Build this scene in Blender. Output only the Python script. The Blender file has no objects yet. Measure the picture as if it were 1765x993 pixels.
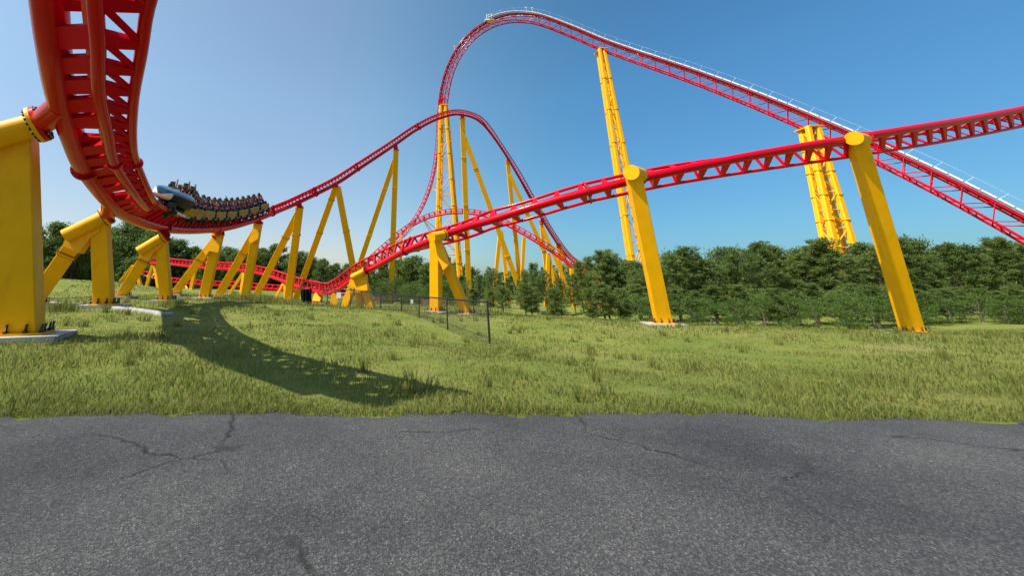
import bpy, math, random
from mathutils import Vector, Matrix
random.seed(7)
R = math.radians
scn = bpy.context.scene
COL = scn.collection

# ------------------------------------------------------------------ camera
F = 682.0; CX, CY = 700.0, 270.0; EYE = Vector((0, 0, 1.5))
TH = math.atan(222 / F); CT, ST = math.cos(TH), math.sin(TH)
cd = bpy.data.cameras.new('camera'); cam = bpy.data.objects.new('camera', cd); COL.objects.link(cam)
cam.location = EYE; cam.rotation_euler = (R(90) + TH, 0, 0)
cd.sensor_width = 36; cd.sensor_fit = 'HORIZONTAL'; cd.lens = 36 * F / 1765
cd.shift_x = (882.5 - CX) / 1765; cd.shift_y = (CY - 496.5) / 1765
cd.clip_start = .1; cd.clip_end = 6000
scn.camera = cam

def camvec(x, y, z):            # right, up, forward -> world
    return Vector((x, z * CT - y * ST, z * ST + y * CT))
def P(px, py, d):
    return EYE + camvec((px - CX) / F * d, (CY - py) / F * d, d)
def proj(p):
    v = p - EYE
    z = v.y * CT + v.z * ST; y = -v.y * ST + v.z * CT
    return CX + F * v.x / z, CY - F * y / z, z
def V(*a): return Vector(a)

# ------------------------------------------------------------------ materials
def newmat(name):
    m = bpy.data.materials.new(name); m.use_nodes = True
    return m, m.node_tree.nodes, m.node_tree.links, m.node_tree.nodes['Principled BSDF']
def mat(name, col, rough=.5, metal=0, coat=0, var=.12, scale=1.5, bump=0, vscale=None, streak=0):
    m, n, l, b = newmat(name)
    b.inputs['Roughness'].default_value = rough; b.inputs['Metallic'].default_value = metal
    if coat:
        b.inputs['Coat Weight'].default_value = coat; b.inputs['Coat Roughness'].default_value = .12
    g = n.new('ShaderNodeNewGeometry')
    no = n.new('ShaderNodeTexNoise'); no.inputs['Scale'].default_value = scale; no.inputs['Detail'].default_value = 5
    l.new(g.outputs['Position'], no.inputs['Vector'])
    r = n.new('ShaderNodeValToRGB')
    r.color_ramp.elements[0].position = .3; r.color_ramp.elements[1].position = .7
    r.color_ramp.elements[0].color = (*[c * (1 - var) for c in col], 1)
    r.color_ramp.elements[1].color = (*[min(1, c * (1 + var)) for c in col], 1)
    l.new(no.outputs['Fac'], r.inputs['Fac'])
    out = r.outputs['Color']
    if streak:                                   # grime stains running down the paint
        mp = n.new('ShaderNodeMapping'); mp.inputs['Scale'].default_value = (3, 3, .25)
        l.new(g.outputs['Position'], mp.inputs['Vector'])
        n2 = n.new('ShaderNodeTexNoise'); n2.inputs['Scale'].default_value = 1.3; n2.inputs['Detail'].default_value = 6
        l.new(mp.outputs['Vector'], n2.inputs['Vector'])
        r2 = n.new('ShaderNodeMapRange'); r2.inputs[1].default_value = .56; r2.inputs[2].default_value = .8
        r2.inputs[3].default_value = 0; r2.inputs[4].default_value = streak
        l.new(n2.outputs['Fac'], r2.inputs[0])
        mx = n.new('ShaderNodeMix'); mx.data_type = 'RGBA'
        mx.inputs['B'].default_value = (col[0] * .45, col[1] * .4, col[2] * .4 + .01, 1)
        l.new(r2.outputs[0], mx.inputs['Factor']); l.new(out, mx.inputs['A']); out = mx.outputs['Result']
        r3 = n.new('ShaderNodeMapRange'); r3.inputs[3].default_value = rough - .02; r3.inputs[4].default_value = rough + .05
        l.new(n2.outputs['Fac'], r3.inputs[0]); l.new(r3.outputs[0], b.inputs['Roughness'])
    l.new(out, b.inputs['Base Color'])
    if bump:
        bn = n.new('ShaderNodeTexNoise'); bn.inputs['Scale'].default_value = vscale or scale * 8
        l.new(g.outputs['Position'], bn.inputs['Vector'])
        bu = n.new('ShaderNodeBump'); bu.inputs['Strength'].default_value = bump; bu.inputs['Distance'].default_value = .05
        l.new(bn.outputs['Fac'], bu.inputs['Height']); l.new(bu.outputs['Normal'], b.inputs['Normal'])
    return m

RED = mat('red_gloss_paint', (.56, .0006, .013), .22, coat=.12, var=.06, streak=.2)
RED.node_tree.nodes['Principled BSDF'].inputs['Specular IOR Level'].default_value = .13
REDT = mat('red_satin_paint', (.54, .0005, .014), .5, var=.06, streak=.2)
REDT.node_tree.nodes['Principled BSDF'].inputs['Specular IOR Level'].default_value = .04
YEL = mat('yellow_gloss_paint', (.86, .40, .0), .45, coat=.0, var=.06, streak=.32)
YEL.node_tree.nodes['Principled BSDF'].inputs['Specular IOR Level'].default_value = .22
BOLT = mat('dark_bolt_steel', (.05, .05, .05), .4, .8)
GALV = mat('galvanised_steel', (.5, .52, .53), .45, .5)
WHITEG = mat('pale_grating', (.6, .62, .62), .6)
CONC = mat('concrete', (.36, .34, .30), .9, var=.2, scale=3, bump=.3)
BARK = mat('bark', (.12, .09, .065), .95, var=.35, scale=6, bump=.4)
BLACK = mat('black_metal', (.012, .012, .013), .5)
RUBBER = mat('dark_rubber', (.02, .02, .02), .8)
WHITEP = mat('white_paint', (.75, .75, .74), .4)
SIGNR = mat('sign_red', (.35, .06, .05), .5)
SIGNB = mat('sign_brown', (.22, .07, .06), .6)
TEAL = mat('teal_blue_gloss', (.006, .035, .06), .2, 0, coat=.12, var=.7, scale=3)
NAVY = mat('charcoal_gloss', (.014, .018, .022), .5)
NAVY.node_tree.nodes['Principled BSDF'].inputs['Specular IOR Level'].default_value = .15
CHROME = mat('pale_trim', (.16, .24, .28), .3, .2)
SEATB = mat('black_seat', (.014, .014, .016), .5)
HARN = mat('red_harness', (.22, .004, .006), .55)
PANELY = mat('yellow_panel', (.36, .19, .003), .5, var=.2, scale=5)

def foliage(name, cols, rough=.6, trans=.35):
    m, n, l, b = newmat(name)
    g = n.new('ShaderNodeNewGeometry')
    r = n.new('ShaderNodeValToRGB'); e = r.color_ramp.elements
    e[0].color = (*cols[0], 1); e[1].color = (*cols[-1], 1)
    for i, c in enumerate(cols[1:-1]):
        q = e.new((i + 1) / (len(cols) - 1)); q.color = (*c, 1)
    oi = n.new('ShaderNodeObjectInfo')
    ad = n.new('ShaderNodeMath'); ad.operation = 'MULTIPLY_ADD'; ad.inputs[1].default_value = .62
    l.new(g.outputs['Random Per Island'], ad.inputs[0])
    mu = n.new('ShaderNodeMath'); mu.operation = 'MULTIPLY'; mu.inputs[1].default_value = .38
    l.new(oi.outputs['Random'], mu.inputs[0]); l.new(mu.outputs[0], ad.inputs[2])
    l.new(ad.outputs[0], r.inputs['Fac'])
    l.new(r.outputs['Color'], b.inputs['Base Color'])
    b.inputs['Roughness'].default_value = rough
    b.inputs['Specular IOR Level'].default_value = .25
    t = n.new('ShaderNodeBsdfTranslucent'); l.new(r.outputs['Color'], t.inputs['Color'])
    mx = n.new('ShaderNodeMixShader'); mx.inputs[0].default_value = trans
    l.new(b.outputs[0], mx.inputs[1]); l.new(t.outputs[0], mx.inputs[2])
    l.new(mx.outputs[0], n['Material Output'].inputs['Surface'])
    return m
LEAF = foliage('broad_leaves', [(.06, .105, .025), (.095, .15, .035), (.135, .195, .045), (.19, .24, .06)], trans=.45)
LEAFL = foliage('bright_leaves', [(.06, .11, .02), (.10, .17, .03), (.14, .21, .045)], trans=.45)
NEEDLE = foliage('pine_needles', [(.10, .155, .035), (.15, .21, .05), (.22, .28, .075)], trans=.5)
BLADE = foliage('grass_blades', [(.09, .14, .02), (.15, .19, .03), (.26, .24, .07), (.13, .19, .03)], trans=.45)

# ------------------------------------------------------------------ mesh builder
class MB:
    def __init__(s): s.v = []; s.f = []; s.m = []; s.s = []
    def add(s, vs, fs, mi=0, smooth=False):
        o = len(s.v); s.v += [tuple(p) for p in vs]
        for f in fs: s.f.append(tuple(o + i for i in f)); s.m.append(mi); s.s.append(smooth)
    def tube(s, pts, rad, seg=12, mi=0, cap=True, frames=None):
        n = len(pts); rs = rad if isinstance(rad, (list, tuple)) else [rad] * n
        vs = []; fs = []; ref = None
        for i, p in enumerate(pts):
            t = (pts[min(i + 1, n - 1)] - pts[max(i - 1, 0)]).normalized()
            if ref is None: ref = t.orthogonal().normalized()
            ref = (ref - t * ref.dot(t)).normalized(); b = t.cross(ref)
            for k in range(seg):
                a = 2 * math.pi * k / seg
                vs.append(p + (ref * math.cos(a) + b * math.sin(a)) * rs[i])
        for i in range(n - 1):
            for k in range(seg):
                k2 = (k + 1) % seg
                fs.append((i * seg + k, i * seg + k2, (i + 1) * seg + k2, (i + 1) * seg + k))
        s.add(vs, fs, mi, True)
        if cap:
            s.add(vs[:seg], [tuple(range(seg))[::-1]], mi); s.add(vs[-seg:], [tuple(range(seg))], mi)
    def beam(s, p0, p1, w0, d0, xdir, w1=None, d1=None, ch=.03, mi=0):
        w1 = w0 if w1 is None else w1; d1 = d0 if d1 is None else d1
        t = (p1 - p0).normalized(); x = (xdir - t * xdir.dot(t)).normalized(); y = t.cross(x)
        def ring(p, w, d):
            c = min(ch, w * .2, d * .2); a, b = w / 2, d / 2
            q = [(a - c, -b), (a, -b + c), (a, b - c), (a - c, b), (-a + c, b), (-a, b - c), (-a, -b + c), (-a + c, -b)]
            return [p + x * u + y * v for u, v in q]
        vs = ring(p0, w0, d0) + ring(p1, w1, d1)
        fs = [(k, (k + 1) % 8, 8 + (k + 1) % 8, 8 + k) for k in range(8)] + [tuple(range(8))[::-1], tuple(range(8, 16))]
        s.add(vs, fs, mi)
    def box(s, c, sx, sy, sz, mi=0, ch=.01):
        s.beam(c - V(0, 0, sz / 2), c + V(0, 0, sz / 2), sx, sy, V(1, 0, 0), ch=ch, mi=mi)
    def plate(s, poly, nrm, th, mi=0):
        n = nrm.normalized() * th / 2; k = len(poly)
        vs = [p + n for p in poly] + [p - n for p in poly]
        fs = [tuple(range(k)), tuple(range(k, 2 * k))[::-1]] + [(i, (i + 1) % k, k + (i + 1) % k, k + i) for i in range(k)]
        s.add(vs, fs, mi)
    def disc(s, p, ax, r, th, seg=28, mi=0):
        ax = ax.normalized(); s.tube([p - ax * th / 2, p + ax * th / 2], r, seg, mi)
    def build(s, name, mats, parent=None, origin=None):
        me = bpy.data.meshes.new(name)
        o = origin if origin is not None else (world_origin(parent) if parent else V(0, 0, 0))
        me.from_pydata([(x - o.x, y - o.y, z - o.z) for x, y, z in s.v], [], s.f)
        for m in (mats if isinstance(mats, (list, tuple)) else [mats]): me.materials.append(m)
        me.polygons.foreach_set('material_index', s.m); me.polygons.foreach_set('use_smooth', s.s)
        me.update()
        ob = bpy.data.objects.new(name, me); COL.objects.link(ob)
        if parent: ob.parent = parent
        elif origin is not None: ob.location = origin
        return ob
def world_origin(o):
    v = V(0, 0, 0)
    while o is not None:
        v += Vector(o.location); o = o.parent
    return v
def thing(name, label, cat, loc=(0, 0, 0), group=None):
    o = bpy.data.objects.new(name, None); COL.objects.link(o); o.location = loc
    o.empty_display_size = .3
    return tag(o, label, cat, group)
def tag(o, label=None, cat=None, group=None, kind=None):
    if label: o['label'] = label
    if cat: o['category'] = cat
    if group: o['group'] = group
    if kind: o['kind'] = kind
    return o
def copy_tree(o, parent=None):
    c = o.copy(); COL.objects.link(c); c.parent = parent
    for ch in list(o.children): copy_tree(ch, c)
    return c

# ------------------------------------------------------------------ splines
def cr(a, b, c, d, t):
    return .5 * ((2 * b) + (c - a) * t + (2 * a - 5 * b + 4 * c - d) * t * t + (3 * b - a - 3 * c + d) * t ** 3)
def resample(keys, step):
    """keys: list of (Vector S, Vector up, h, g); evenly spaced frames"""
    dense = []
    n = len(keys)
    for i in range(n - 1):
        k = [keys[max(i - 1, 0)], keys[i], keys[i + 1], keys[min(i + 2, n - 1)]]
        m = max(4, int((keys[i + 1][0] - keys[i][0]).length / .15))
        m = min(m, 120)
        for j in range(m):
            t = j / m
            dense.append([cr(*[q[c] for q in k], t) for c in range(3)])
    dense.append(list(keys[-1]))
    L = [0]
    for i in range(1, len(dense)): L.append(L[-1] + (dense[i][0] - dense[i - 1][0]).length)
    N = max(2, round(L[-1] / step)); out = []; j = 0
    for i in range(N + 1):
        s = L[-1] * i / N
        while j < len(L) - 2 and L[j + 1] < s: j += 1
        t = (s - L[j]) / max(1e-9, L[j + 1] - L[j])
        a, b = dense[j], dense[j + 1]
        out.append([a[c] + (b[c] - a[c]) * t for c in range(3)])
    fr = []
    for i, (S, R2, R1) in enumerate(out):
        T = (out[min(i + 1, N)][0] - out[max(i - 1, 0)][0]).normalized(); M = (R1 + R2) / 2
        X = R1 - R2; X = (X - T * X.dot(T)).normalized(); U = T.cross(X)
        if U.dot(M - S) < 0: U = -U
        fr.append(dict(S=S, U=U, T=T, X=X, RL=R2, RR=R1, M=M))
    return fr, L[-1]
def keys_px(st):
    out = []
    for (x, y, d, mx, my, h, g) in st:
        ax, ay = (mx - x) / F * d, (y - my) / F * d
        a = math.hypot(ax, ay)
        if a > h: ax *= h / a; ay *= h / a; a = h
        out.append((P(x, y, d), camvec(ax, ay, math.sqrt(max(0, h * h - a * a))), h, g))
    return out
def keys_fit(st, tgt, use, explicit=()):
    """rolls the section at each station so that both rails lie where they are seen"""
    S = [P(q[0], q[1], q[2]) for q in st]; best = None
    for sg in (-1, 1):
        tot = 0; ks = []; prev = None
        for i, q in enumerate(st):
            h, g = q[5], q[6]; T = (S[min(i + 1, len(S) - 1)] - S[max(i - 1, 0)]).normalized()
            tg = tgt.get(q[use])
            if i < len(explicit):
                d2, d1 = explicit[i]; ks.append((S[i], P(*tg[0], d2), P(*tg[1], d1))); continue
            if tg is None:
                dx, dy = q[3] - q[0], q[4] - q[1]
                tg = ((q[0] + dx * .45, q[1] + dy * .45), (q[0] + dx * 1.55, q[1] + dy * 1.55))
            a = T.orthogonal().normalized(); b_ = T.cross(a); bb = None
            for k in range(240):
                an = k / 240 * 2 * math.pi; U = a * math.cos(an) + b_ * math.sin(an); X = T.cross(U)
                c2, c1 = S[i] + U * h - X * g / 2 * sg, S[i] + U * h + X * g / 2 * sg; p2, p1 = proj(c2), proj(c1)
                e = math.hypot(p2[0] - tg[0][0], p2[1] - tg[0][1]) + math.hypot(p1[0] - tg[1][0], p1[1] - tg[1][1])
                if prev is not None: e += (1 - U.dot(prev)) * 25
                if bb is None or e < bb[0]: bb = (e, U, c2, c1)
            tot += bb[0]; prev = bb[1]; ks.append((S[i], bb[2], bb[3]))
        if best is None or tot < best[0]: best = (tot, ks)
    return best[1]
def sl(fr, a): return fr[max(0, min(len(fr) - 1, a))]

# ------------------------------------------------------------------ track layout (spine pixel, depth, rail centre pixel, depth of section, gauge)
ST_A = [(66, -190, 6.1, 196, -190, 1.5, 1.25), (76, -90, 6.8, 208, -90, 1.5, 1.25), (85, 0, 7.5, 210, 0, 1.5, 1.25), (93, 80, 8.25, 204, 79, 1.48, 1.25), (104, 160, 9.6, 199, 157, 1.46, 1.25),
        (126, 237, 11.4, 206, 232, 1.5, 1.25), (149, 292, 13.3, 214, 284, 1.5, 1.25), (196, 354, 16.8, 250, 340, 1.5, 1.25), (228, 375, 19.8, 266, 352, 1.44, 1.22),
        (262, 388, 22.8, 284, 360, 1.05, 1.2), (300, 395, 26.5, 311, 369, .8, 1.15), (340, 396.5, 31, 346, 375, .68, 1.12),
        (382, 394, 36.5, 385, 376, .64, 1.1), (418, 386, 41.5, 419, 372, .64, 1.06), (448, 376, 46, 447, 364.5, .66, 1.02),
        (480, 363.5, 51.5, 476, 354, .72, 1.0), (514, 349, 57, 510, 340.5, .78, 1.0), (578, 317.5, 66, 574, 309.5, .96, 1.0),
        (623, 288, 72, 619, 280, .96, 1.0), (677, 252, 80, 673, 245, .98, 1.0), (719, 223, 86, 716, 216, 1.0, 1.0), (757, 204, 91, 755, 197.5, 1.0, 1.0),
        (792, 197, 95, 793, 191, 1.0, 1.0), (828, 210, 99, 832, 205, 1.0, 1.0), (862, 252, 103, 867, 249, 1.0, 1.0), (892, 301, 106, 897, 299, 1.0, 1.0),
        (911, 336, 108, 916, 334, 1.0, 1.0), (935, 379, 110, 940, 376, 1.0, 1.0), (960, 419, 112, 965, 415, 1.0, 1.0), (982, 446, 114, 986, 441, 1.0, 1.0), (1010, 466, 116, 1011, 460, 1.0, 1.0)]
ST_B = [(247, 453, 94, 247, 448, 1.1, 1.15), (270, 454, 91, 270, 449, 1.1, 1.15), (300, 456, 86, 300, 451, 1.1, 1.15), (350, 462, 80, 350, 457.5, 1.1, 1.15), (400, 464.5, 75, 400, 460, 1.1, 1.15),
        (450, 472, 69, 450, 467, 1.1, 1.15), (490, 485, 63, 491, 480, 1.1, 1.15), (520, 496, 58, 522, 491, 1.1, 1.15), (548, 503.5, 53.5, 549, 498, 1.1, 1.15),
        (566, 505.5, 50, 566, 500, 1.1, 1.15), (582, 500, 47, 580, 494.5, 1.1, 1.15), (600, 488, 44, 598, 483, 1.1, 1.15), (622, 473, 41.5, 621, 470, 1.1, 1.15), (653, 457, 38, 653, 456.5, 1.1, 1.15),
        (690, 437, 34, 690, 437.5, 1.1, 1.15), (730, 420, 31, 730, 421, 1.1, 1.15), (770, 404, 29, 770, 405.5, 1.1, 1.15), (805, 391, 27.8, 805, 392, 1.1, 1.15), (841, 381, 27, 841, 382, 1.1, 1.15),
        (900, 362.5, 26, 900, 364, 1.1, 1.15), (962, 344, 25.2, 962, 346, 1.1, 1.15), (1015, 329.5, 24.6, 1015, 332, 1.1, 1.15), (1062, 317.5, 24.2, 1062, 320, 1.1, 1.15), (1115, 305, 24, 1116, 308, 1.1, 1.15),
        (1200, 287, 24, 1201, 290, 1.1, 1.15), (1330, 262, 24.5, 1331, 265, 1.1, 1.15), (1520, 230, 26, 1521, 233, 1.1, 1.15), (1700, 200, 28.5, 1701, 203, 1.1, 1.15), (1900, 160, 32, 1901, 163, 1.1, 1.15)]
ST_C = [(590, 492, 122, 588, 487, 1.1, 1.1), (625, 461, 120, 622.5, 456, 1.1, 1.1), (655, 435, 118, 652, 430, 1.1, 1.1), (690, 405, 116, 687, 400, 1.1, 1.1), (720, 384.5, 114, 718, 379, 1.1, 1.1), (755, 371, 112, 754, 366, 1.1, 1.1),
        (790, 367.5, 110, 790, 362, 1.1, 1.1), (830, 371.5, 107, 831, 366, 1.1, 1.1), (870, 387, 103, 872.5, 382, 1.1, 1.1), (905, 406, 100, 908, 401, 1.1, 1.1),
        (950, 434, 96, 954, 429, 1.1, 1.1), (1000, 469, 92, 1003, 464, 1.1, 1.1), (1050, 494, 88, 1052, 489, 1.1, 1.1), (1110, 514, 84, 1111, 509, 1.1, 1.1)]
ST_F = [(764, 168, 137, 760, 167, 1.0, 1.0), (759, 195, 136, 755, 194, 1.0, 1.0), (757, 235, 135, 753, 234, 1.0, 1.0), (753.5, 275, 134, 749.5, 274, 1.0, 1.0), (746, 312, 132, 742, 310, 1.0, 1.0),
        (735, 345, 130, 731, 343, 1.0, 1.0), (719, 376, 127, 715.5, 373, 1.0, 1.0), (702, 400, 125, 699, 396.5, 1.0, 1.0), (684, 422, 122, 681, 418, 1.0, 1.0), (660, 448, 118, 658, 443, 1.0, 1.0), (635, 472, 114, 634, 467, 1.0, 1.0)]
ST_G = [(229, 464, 108, 229, 460, 1.0, 1.1), (258, 477, 107, 258, 473, 1.0, 1.1), (300, 486.5, 105, 300, 483.5, 1.0, 1.1), (350, 491.5, 102, 350, 487.5, 1.0, 1.1), (400, 494, 99, 400, 490, 1.0, 1.1),
        (450, 498, 96, 450, 494, 1.0, 1.1), (500, 501.5, 93, 500, 497.5, 1.0, 1.1), (540, 504, 91, 540, 500, 1.0, 1.1), (600, 508, 88, 600, 504, 1.0, 1.1)]

R_A = {-190: ((156,-190),(315,-175)), -90: ((160,-93),(285,-80)), 0: ((163,-3),(255,12)), 80: ((169,78),(243,92)), 160: ((171,158),(230,171)), 237: ((186,230),(228,240)), 292: ((199,284),(236,282)), 354: ((238,342),(262,341)), 375: ((256,360),(273,352)), 388: ((277,378),(294,367)),
       395: ((302,391),(313,377)), 396.5: ((342,391),(349,379)), 394: ((384,388),(388,377)), 386: ((419,380.5),(422,370)), 376: ((448,371),(450,360.5)), 363.5: ((477,358),(474,348)), 349: ((511.5,345),(508,336)),
       317.5: ((575.5,313.5),(572,305)), 288: ((620.5,284),(617,276)), 252: ((674.5,248.5),(671,241)), 223: ((717,219),(713.5,212)), 204: ((756,200),(754,194)), 197: ((792.5,193.5),(793,190)), 210: ((831,207),(835,204)), 25.2: None}
EXPL = [(5.5, 6.1), (6.2, 6.8), (6.9, 7.6), (7.6, 8.4), (8.8, 9.7), (10.5, 11.5), (12.4, 13.4), (15.9, 16.9), (19.0, 20.0)]
R_B = {566: ((564,503),(562,495)), 582: ((583,503),(577,492)), 600: ((603,493),(594,480)), 622: ((628,482),(616,463)), 653: ((654,471),(651,443)), 690: ((691,451),(689,426)), 730: ((731,434.5),(729,409)), 770: ((771,420.5),(769,394.5)), 805: ((806,407.5),(804,381)),
       841: ((842,396),(840,366)), 900: ((901,379),(899,350)), 962: ((963,361),(961,331)), 1015: ((1016,347),(1014,316)), 1062: ((1063,335.5),(1061,305)), 1115: ((1116,322),(1114,292)), 1200: ((1201,304),(1199,274)), 1330: ((1331,279),(1329,249)), 1520: ((1521,246),(1519,217)), 1700: ((1701,214),(1699,188)), 1900: ((1901,172),(1899,149))}

# ------------------------------------------------------------------ supports data (pixels are read once into world points)
# leg: (x0,y0,d0, x1,y1,d1, width_px_top, splices[fractions])
SUP = []
def sup(label, joint, legs, gusset=None, cap=None, joint_dir=None, yaw=0, fl=.5, red_stub=True, pad=1.5):
    SUP.append(dict(label=label, joint=joint, legs=legs, gusset=gusset, cap=cap, yaw=yaw, fl=fl, red=red_stub, pad=pad))
G_A = 'yellow supports of the big turn and hill'
sup('huge yellow box column nearest the camera at the left edge of the photo', ('A', 205), [(28, 222, 10.9, 37, 592, 10.4, 60, []), (-40, 262, 10.9, -190, 560, 12, 52, [.3])],
    cap=(-95, 258, 9.9, 66, 214, 10.8, .32), yaw=24, fl=.5, pad=2.2)
sup('thick yellow angled support with sloping tube head, first one right of the huge left column', ('A', 357), [(173, 385, 17.8, 180, 526, 17.5, 29.5, []), (143, 400, 17.9, 56, 524, 18.6, 29, [.28])],
    gusset=[(118, 410), (176, 382), (176, 400), (158, 411), (141, 437), (112, 424)], cap=(113, 406, 17.0, 184, 372, 17.7, .29), yaw=17, fl=.43, pad=2.0)
sup('yellow angled support with sloping tube head under the nose of the train', ('A', 391), [(278, 412, 24.4, 287, 518, 24.2, 19.5, []), (263, 424, 24.6, 209, 510, 25.6, 19, [.26])],
    gusset=[(243, 434), (281, 412), (281, 425), (269, 433), (258, 450), (243, 440)], cap=(240, 433, 23.7, 283, 407, 24.3, .29), yaw=11, fl=.45, pad=2.0)
sup('yellow column with long left brace under the middle of the train', ('A', 396), [(376, 404, 36.4, 352, 515, 36.2, 15.5, []), (371, 413, 36.4, 301, 506, 38, 13.5, [.36])],
    gusset=[(370, 406), (384, 406), (378, 436), (363, 433), (357, 441), (352, 434)], yaw=3, fl=.55)
sup('yellow column with left brace below the tail of the train', ('A', 384), [(445, 385, 45.6, 422, 516, 45.4, 13, []), (441, 398, 45.6, 375, 513, 47, 12.5, [.33])],
    gusset=[(439, 388), (451, 388), (446, 412), (434, 420), (430, 416)], yaw=1, fl=.55)
sup('yellow A shaped support just right of the train with joints at mid height', ('A', 354), [(516.5, 358, 57, 496, 522, 57, 11.5, [.29]), (514, 367, 57, 438, 517, 59, 11, [.28])],
    yaw=0, fl=.6)
sup('wide spread yellow A frame carrying the rising track', ('A', 320), [(579, 322, 66, 508, 521, 67, 10.5, [.11, .4]), (582, 322, 66, 622, 531, 66, 10.5, [.37])],
    yaw=2, fl=.6)
sup('tall yellow column with left brace high on the rising track', ('A', 256), [(682.5, 259, 80.5, 673.5, 533, 80, 9.5, [.24, .52]), (680, 276, 80.5, 596, 527, 80, 8.8, [.2, .52])],
    yaw=0, fl=.65)
sup('tallest yellow column with right brace under the crest of the big hill', ('A', 199), [(797, 204, 95.4, 809, 522, 92, 8.8, [.22, .48, .72]), (801, 238, 95, 905, 524, 90, 8, [.19, .45, .72])],
    yaw=-4, fl=.7)
sup('yellow column with right brace under the falling side of the big hill', ('A', 278), [(875, 279, 104.5, 900, 522, 102, 6.8, [.3]), (879, 302, 104, 978, 524, 99, 6.4, [.3, .6])],
    yaw=-4, fl=.7)
sup('shorter yellow column with right brace low on the falling track', ('A', 382), [(933, 384, 110.4, 946, 520, 108, 6, []), (936, 394, 110, 988, 520, 106, 5.8, [])], yaw=-4, fl=.7)
sup('yellow support peeking out where the falling track dips into the pines', ('A', 420), [(962, 424, 112.4, 972, 520, 110, 6, []), (965, 430, 112, 1012, 520, 108, 5.6, [])], yaw=-4, fl=.7)
NA = len(SUP)
sup('yellow support with tube head and three spread legs behind the black fence', ('B', 469), [(611, 484, 40.4, 590, 542, 40, 15, [.2]), (626, 484, 40.4, 643, 542, 39.6, 15.5, []), (620, 492, 41, 619, 534, 43.5, 12, [])],
    gusset=[(609, 482), (632, 470), (635, 500), (617, 504), (610, 499), (602, 496)], cap=(607, 478, 40.2, 629, 467, 40, .3), yaw=-20, fl=.42)
sup('yellow column with round tube head and right brace in front of the lift tower', ('B', 404), [(751, 408, 28.2, 752, 592, 27.4, 22, []), (758, 428, 28.4, 826, 590, 27.4, 19, [.2])],
    gusset=[(750, 414), (761, 414), (775, 456), (765, 466), (756, 448)], cap=(744, 409, 27.4, 765, 405, 28.4, .33), yaw=-38, fl=.4)
sup('huge yellow column with disc shaped head at the right edge of the photo', ('B', 302), [(1091, 298, 22.8, 1150, 590, 21.8, 26, [])],
    cap=(1088, 297, 22.4, 1103, 301, 23.4, .42), yaw=-14, fl=.42)
sup('yellow column with disc shaped head far to the right of the lift tower', ('B', 238), [(1475, 240, 25.4, 1578, 590, 24.4, 26, [])],
    cap=(1472, 238, 24.8, 1488, 241, 25.9, .42), yaw=-14, fl=.42)
NB = len(SUP)
sup('slim yellow A frame under the rear airtime hill, half hidden by pines', ('C', 388), [(862, 398, 103.4, 850, 520, 101, 6, [.6]), (864, 398, 103.4, 877, 522, 100, 6, [.6])], yaw=0, fl=.4)
sup('short yellow post carrying the left flank of the airtime hill', ('C', 400), [(691, 404, 116, 690, 508, 112, 5, [])], yaw=0, fl=.4)
sup('yellow column among pines under the lower right end of the airtime hill', ('C', 460), [(985, 463, 93, 990, 530, 91, 6, []), (987, 468, 93, 1016, 532, 90, 5.5, [])], yaw=0, fl=.4)
sup('yellow post with a brace below the middle of the airtime hill descent', ('C', 430), [(945, 437, 97, 941, 530, 94, 6, []), (946, 440, 97, 962, 530, 94, 5, [])], yaw=0, fl=.4)
sup('slim yellow post between pines right of the slim rear A frame', ('C', 405), [(903, 409, 100, 897, 530, 97, 5.5, [])], yaw=0, fl=.4)
sup('last yellow support of the airtime hill deep in the right hand pines', ('C', 488), [(1032, 488, 89.6, 1034, 532, 88, 6, []), (1034, 492, 89, 1056, 532, 87, 5.5, [])], yaw=0, fl=.4)
NC = len(SUP)
sup('low far yellow trestle at the left end of the far track', ('B', 453), [(229, 458, 96.5, 203, 491, 96, 5, []), (233, 458, 96.5, 243, 496, 95, 5.5, [])], yaw=0, fl=.35)
sup('far yellow A frame seen between the thick left legs', ('B', 455), [(263, 457, 92, 252, 497, 91, 5, []), (266, 457, 92, 273, 497, 90, 4.6, [])], yaw=0, fl=.35)
sup('far yellow leaning post behind the brace below the middle of the train', ('B', 461), [(337, 464, 82, 329, 500, 81, 5.5, [])], yaw=0, fl=.35)
sup('far yellow post with long thin brace below the far track', ('B', 467), [(420, 470, 72.6, 415, 508, 71, 4.5, []), (418, 472, 72.6, 395, 508, 72, 5, [])], yaw=0, fl=.35)
sup('far yellow support with thin brace left of the black mesh screen', ('B', 485), [(491, 489, 63, 492, 514, 62, 4.5, []), (488, 489, 63, 473, 517, 62, 4, [])], yaw=0, fl=.35)
sup('squat yellow box pier under the lowest dip of the track', ('B', 504), [(550, 508, 53.5, 545, 524, 52.5, 13, [])], yaw=0, fl=.35)
sup('squat yellow pier under the white square sign', ('B', 499), [(579, 507, 47.5, 575, 531, 47, 12, [])], yaw=0, fl=.35)
sup('tiny far yellow trestle under the lowest rear track', ('G', 489), [(319, 491, 104, 315, 500, 103, 3.4, []), (320, 491, 104, 323, 500, 103, 3.4, [])], yaw=0, fl=.3)
sup('small far yellow post among trees left of the tall braced column', ('C', 492), [(659, 485, 110, 658, 516, 100, 4, [])], yaw=0, fl=.3)

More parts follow.
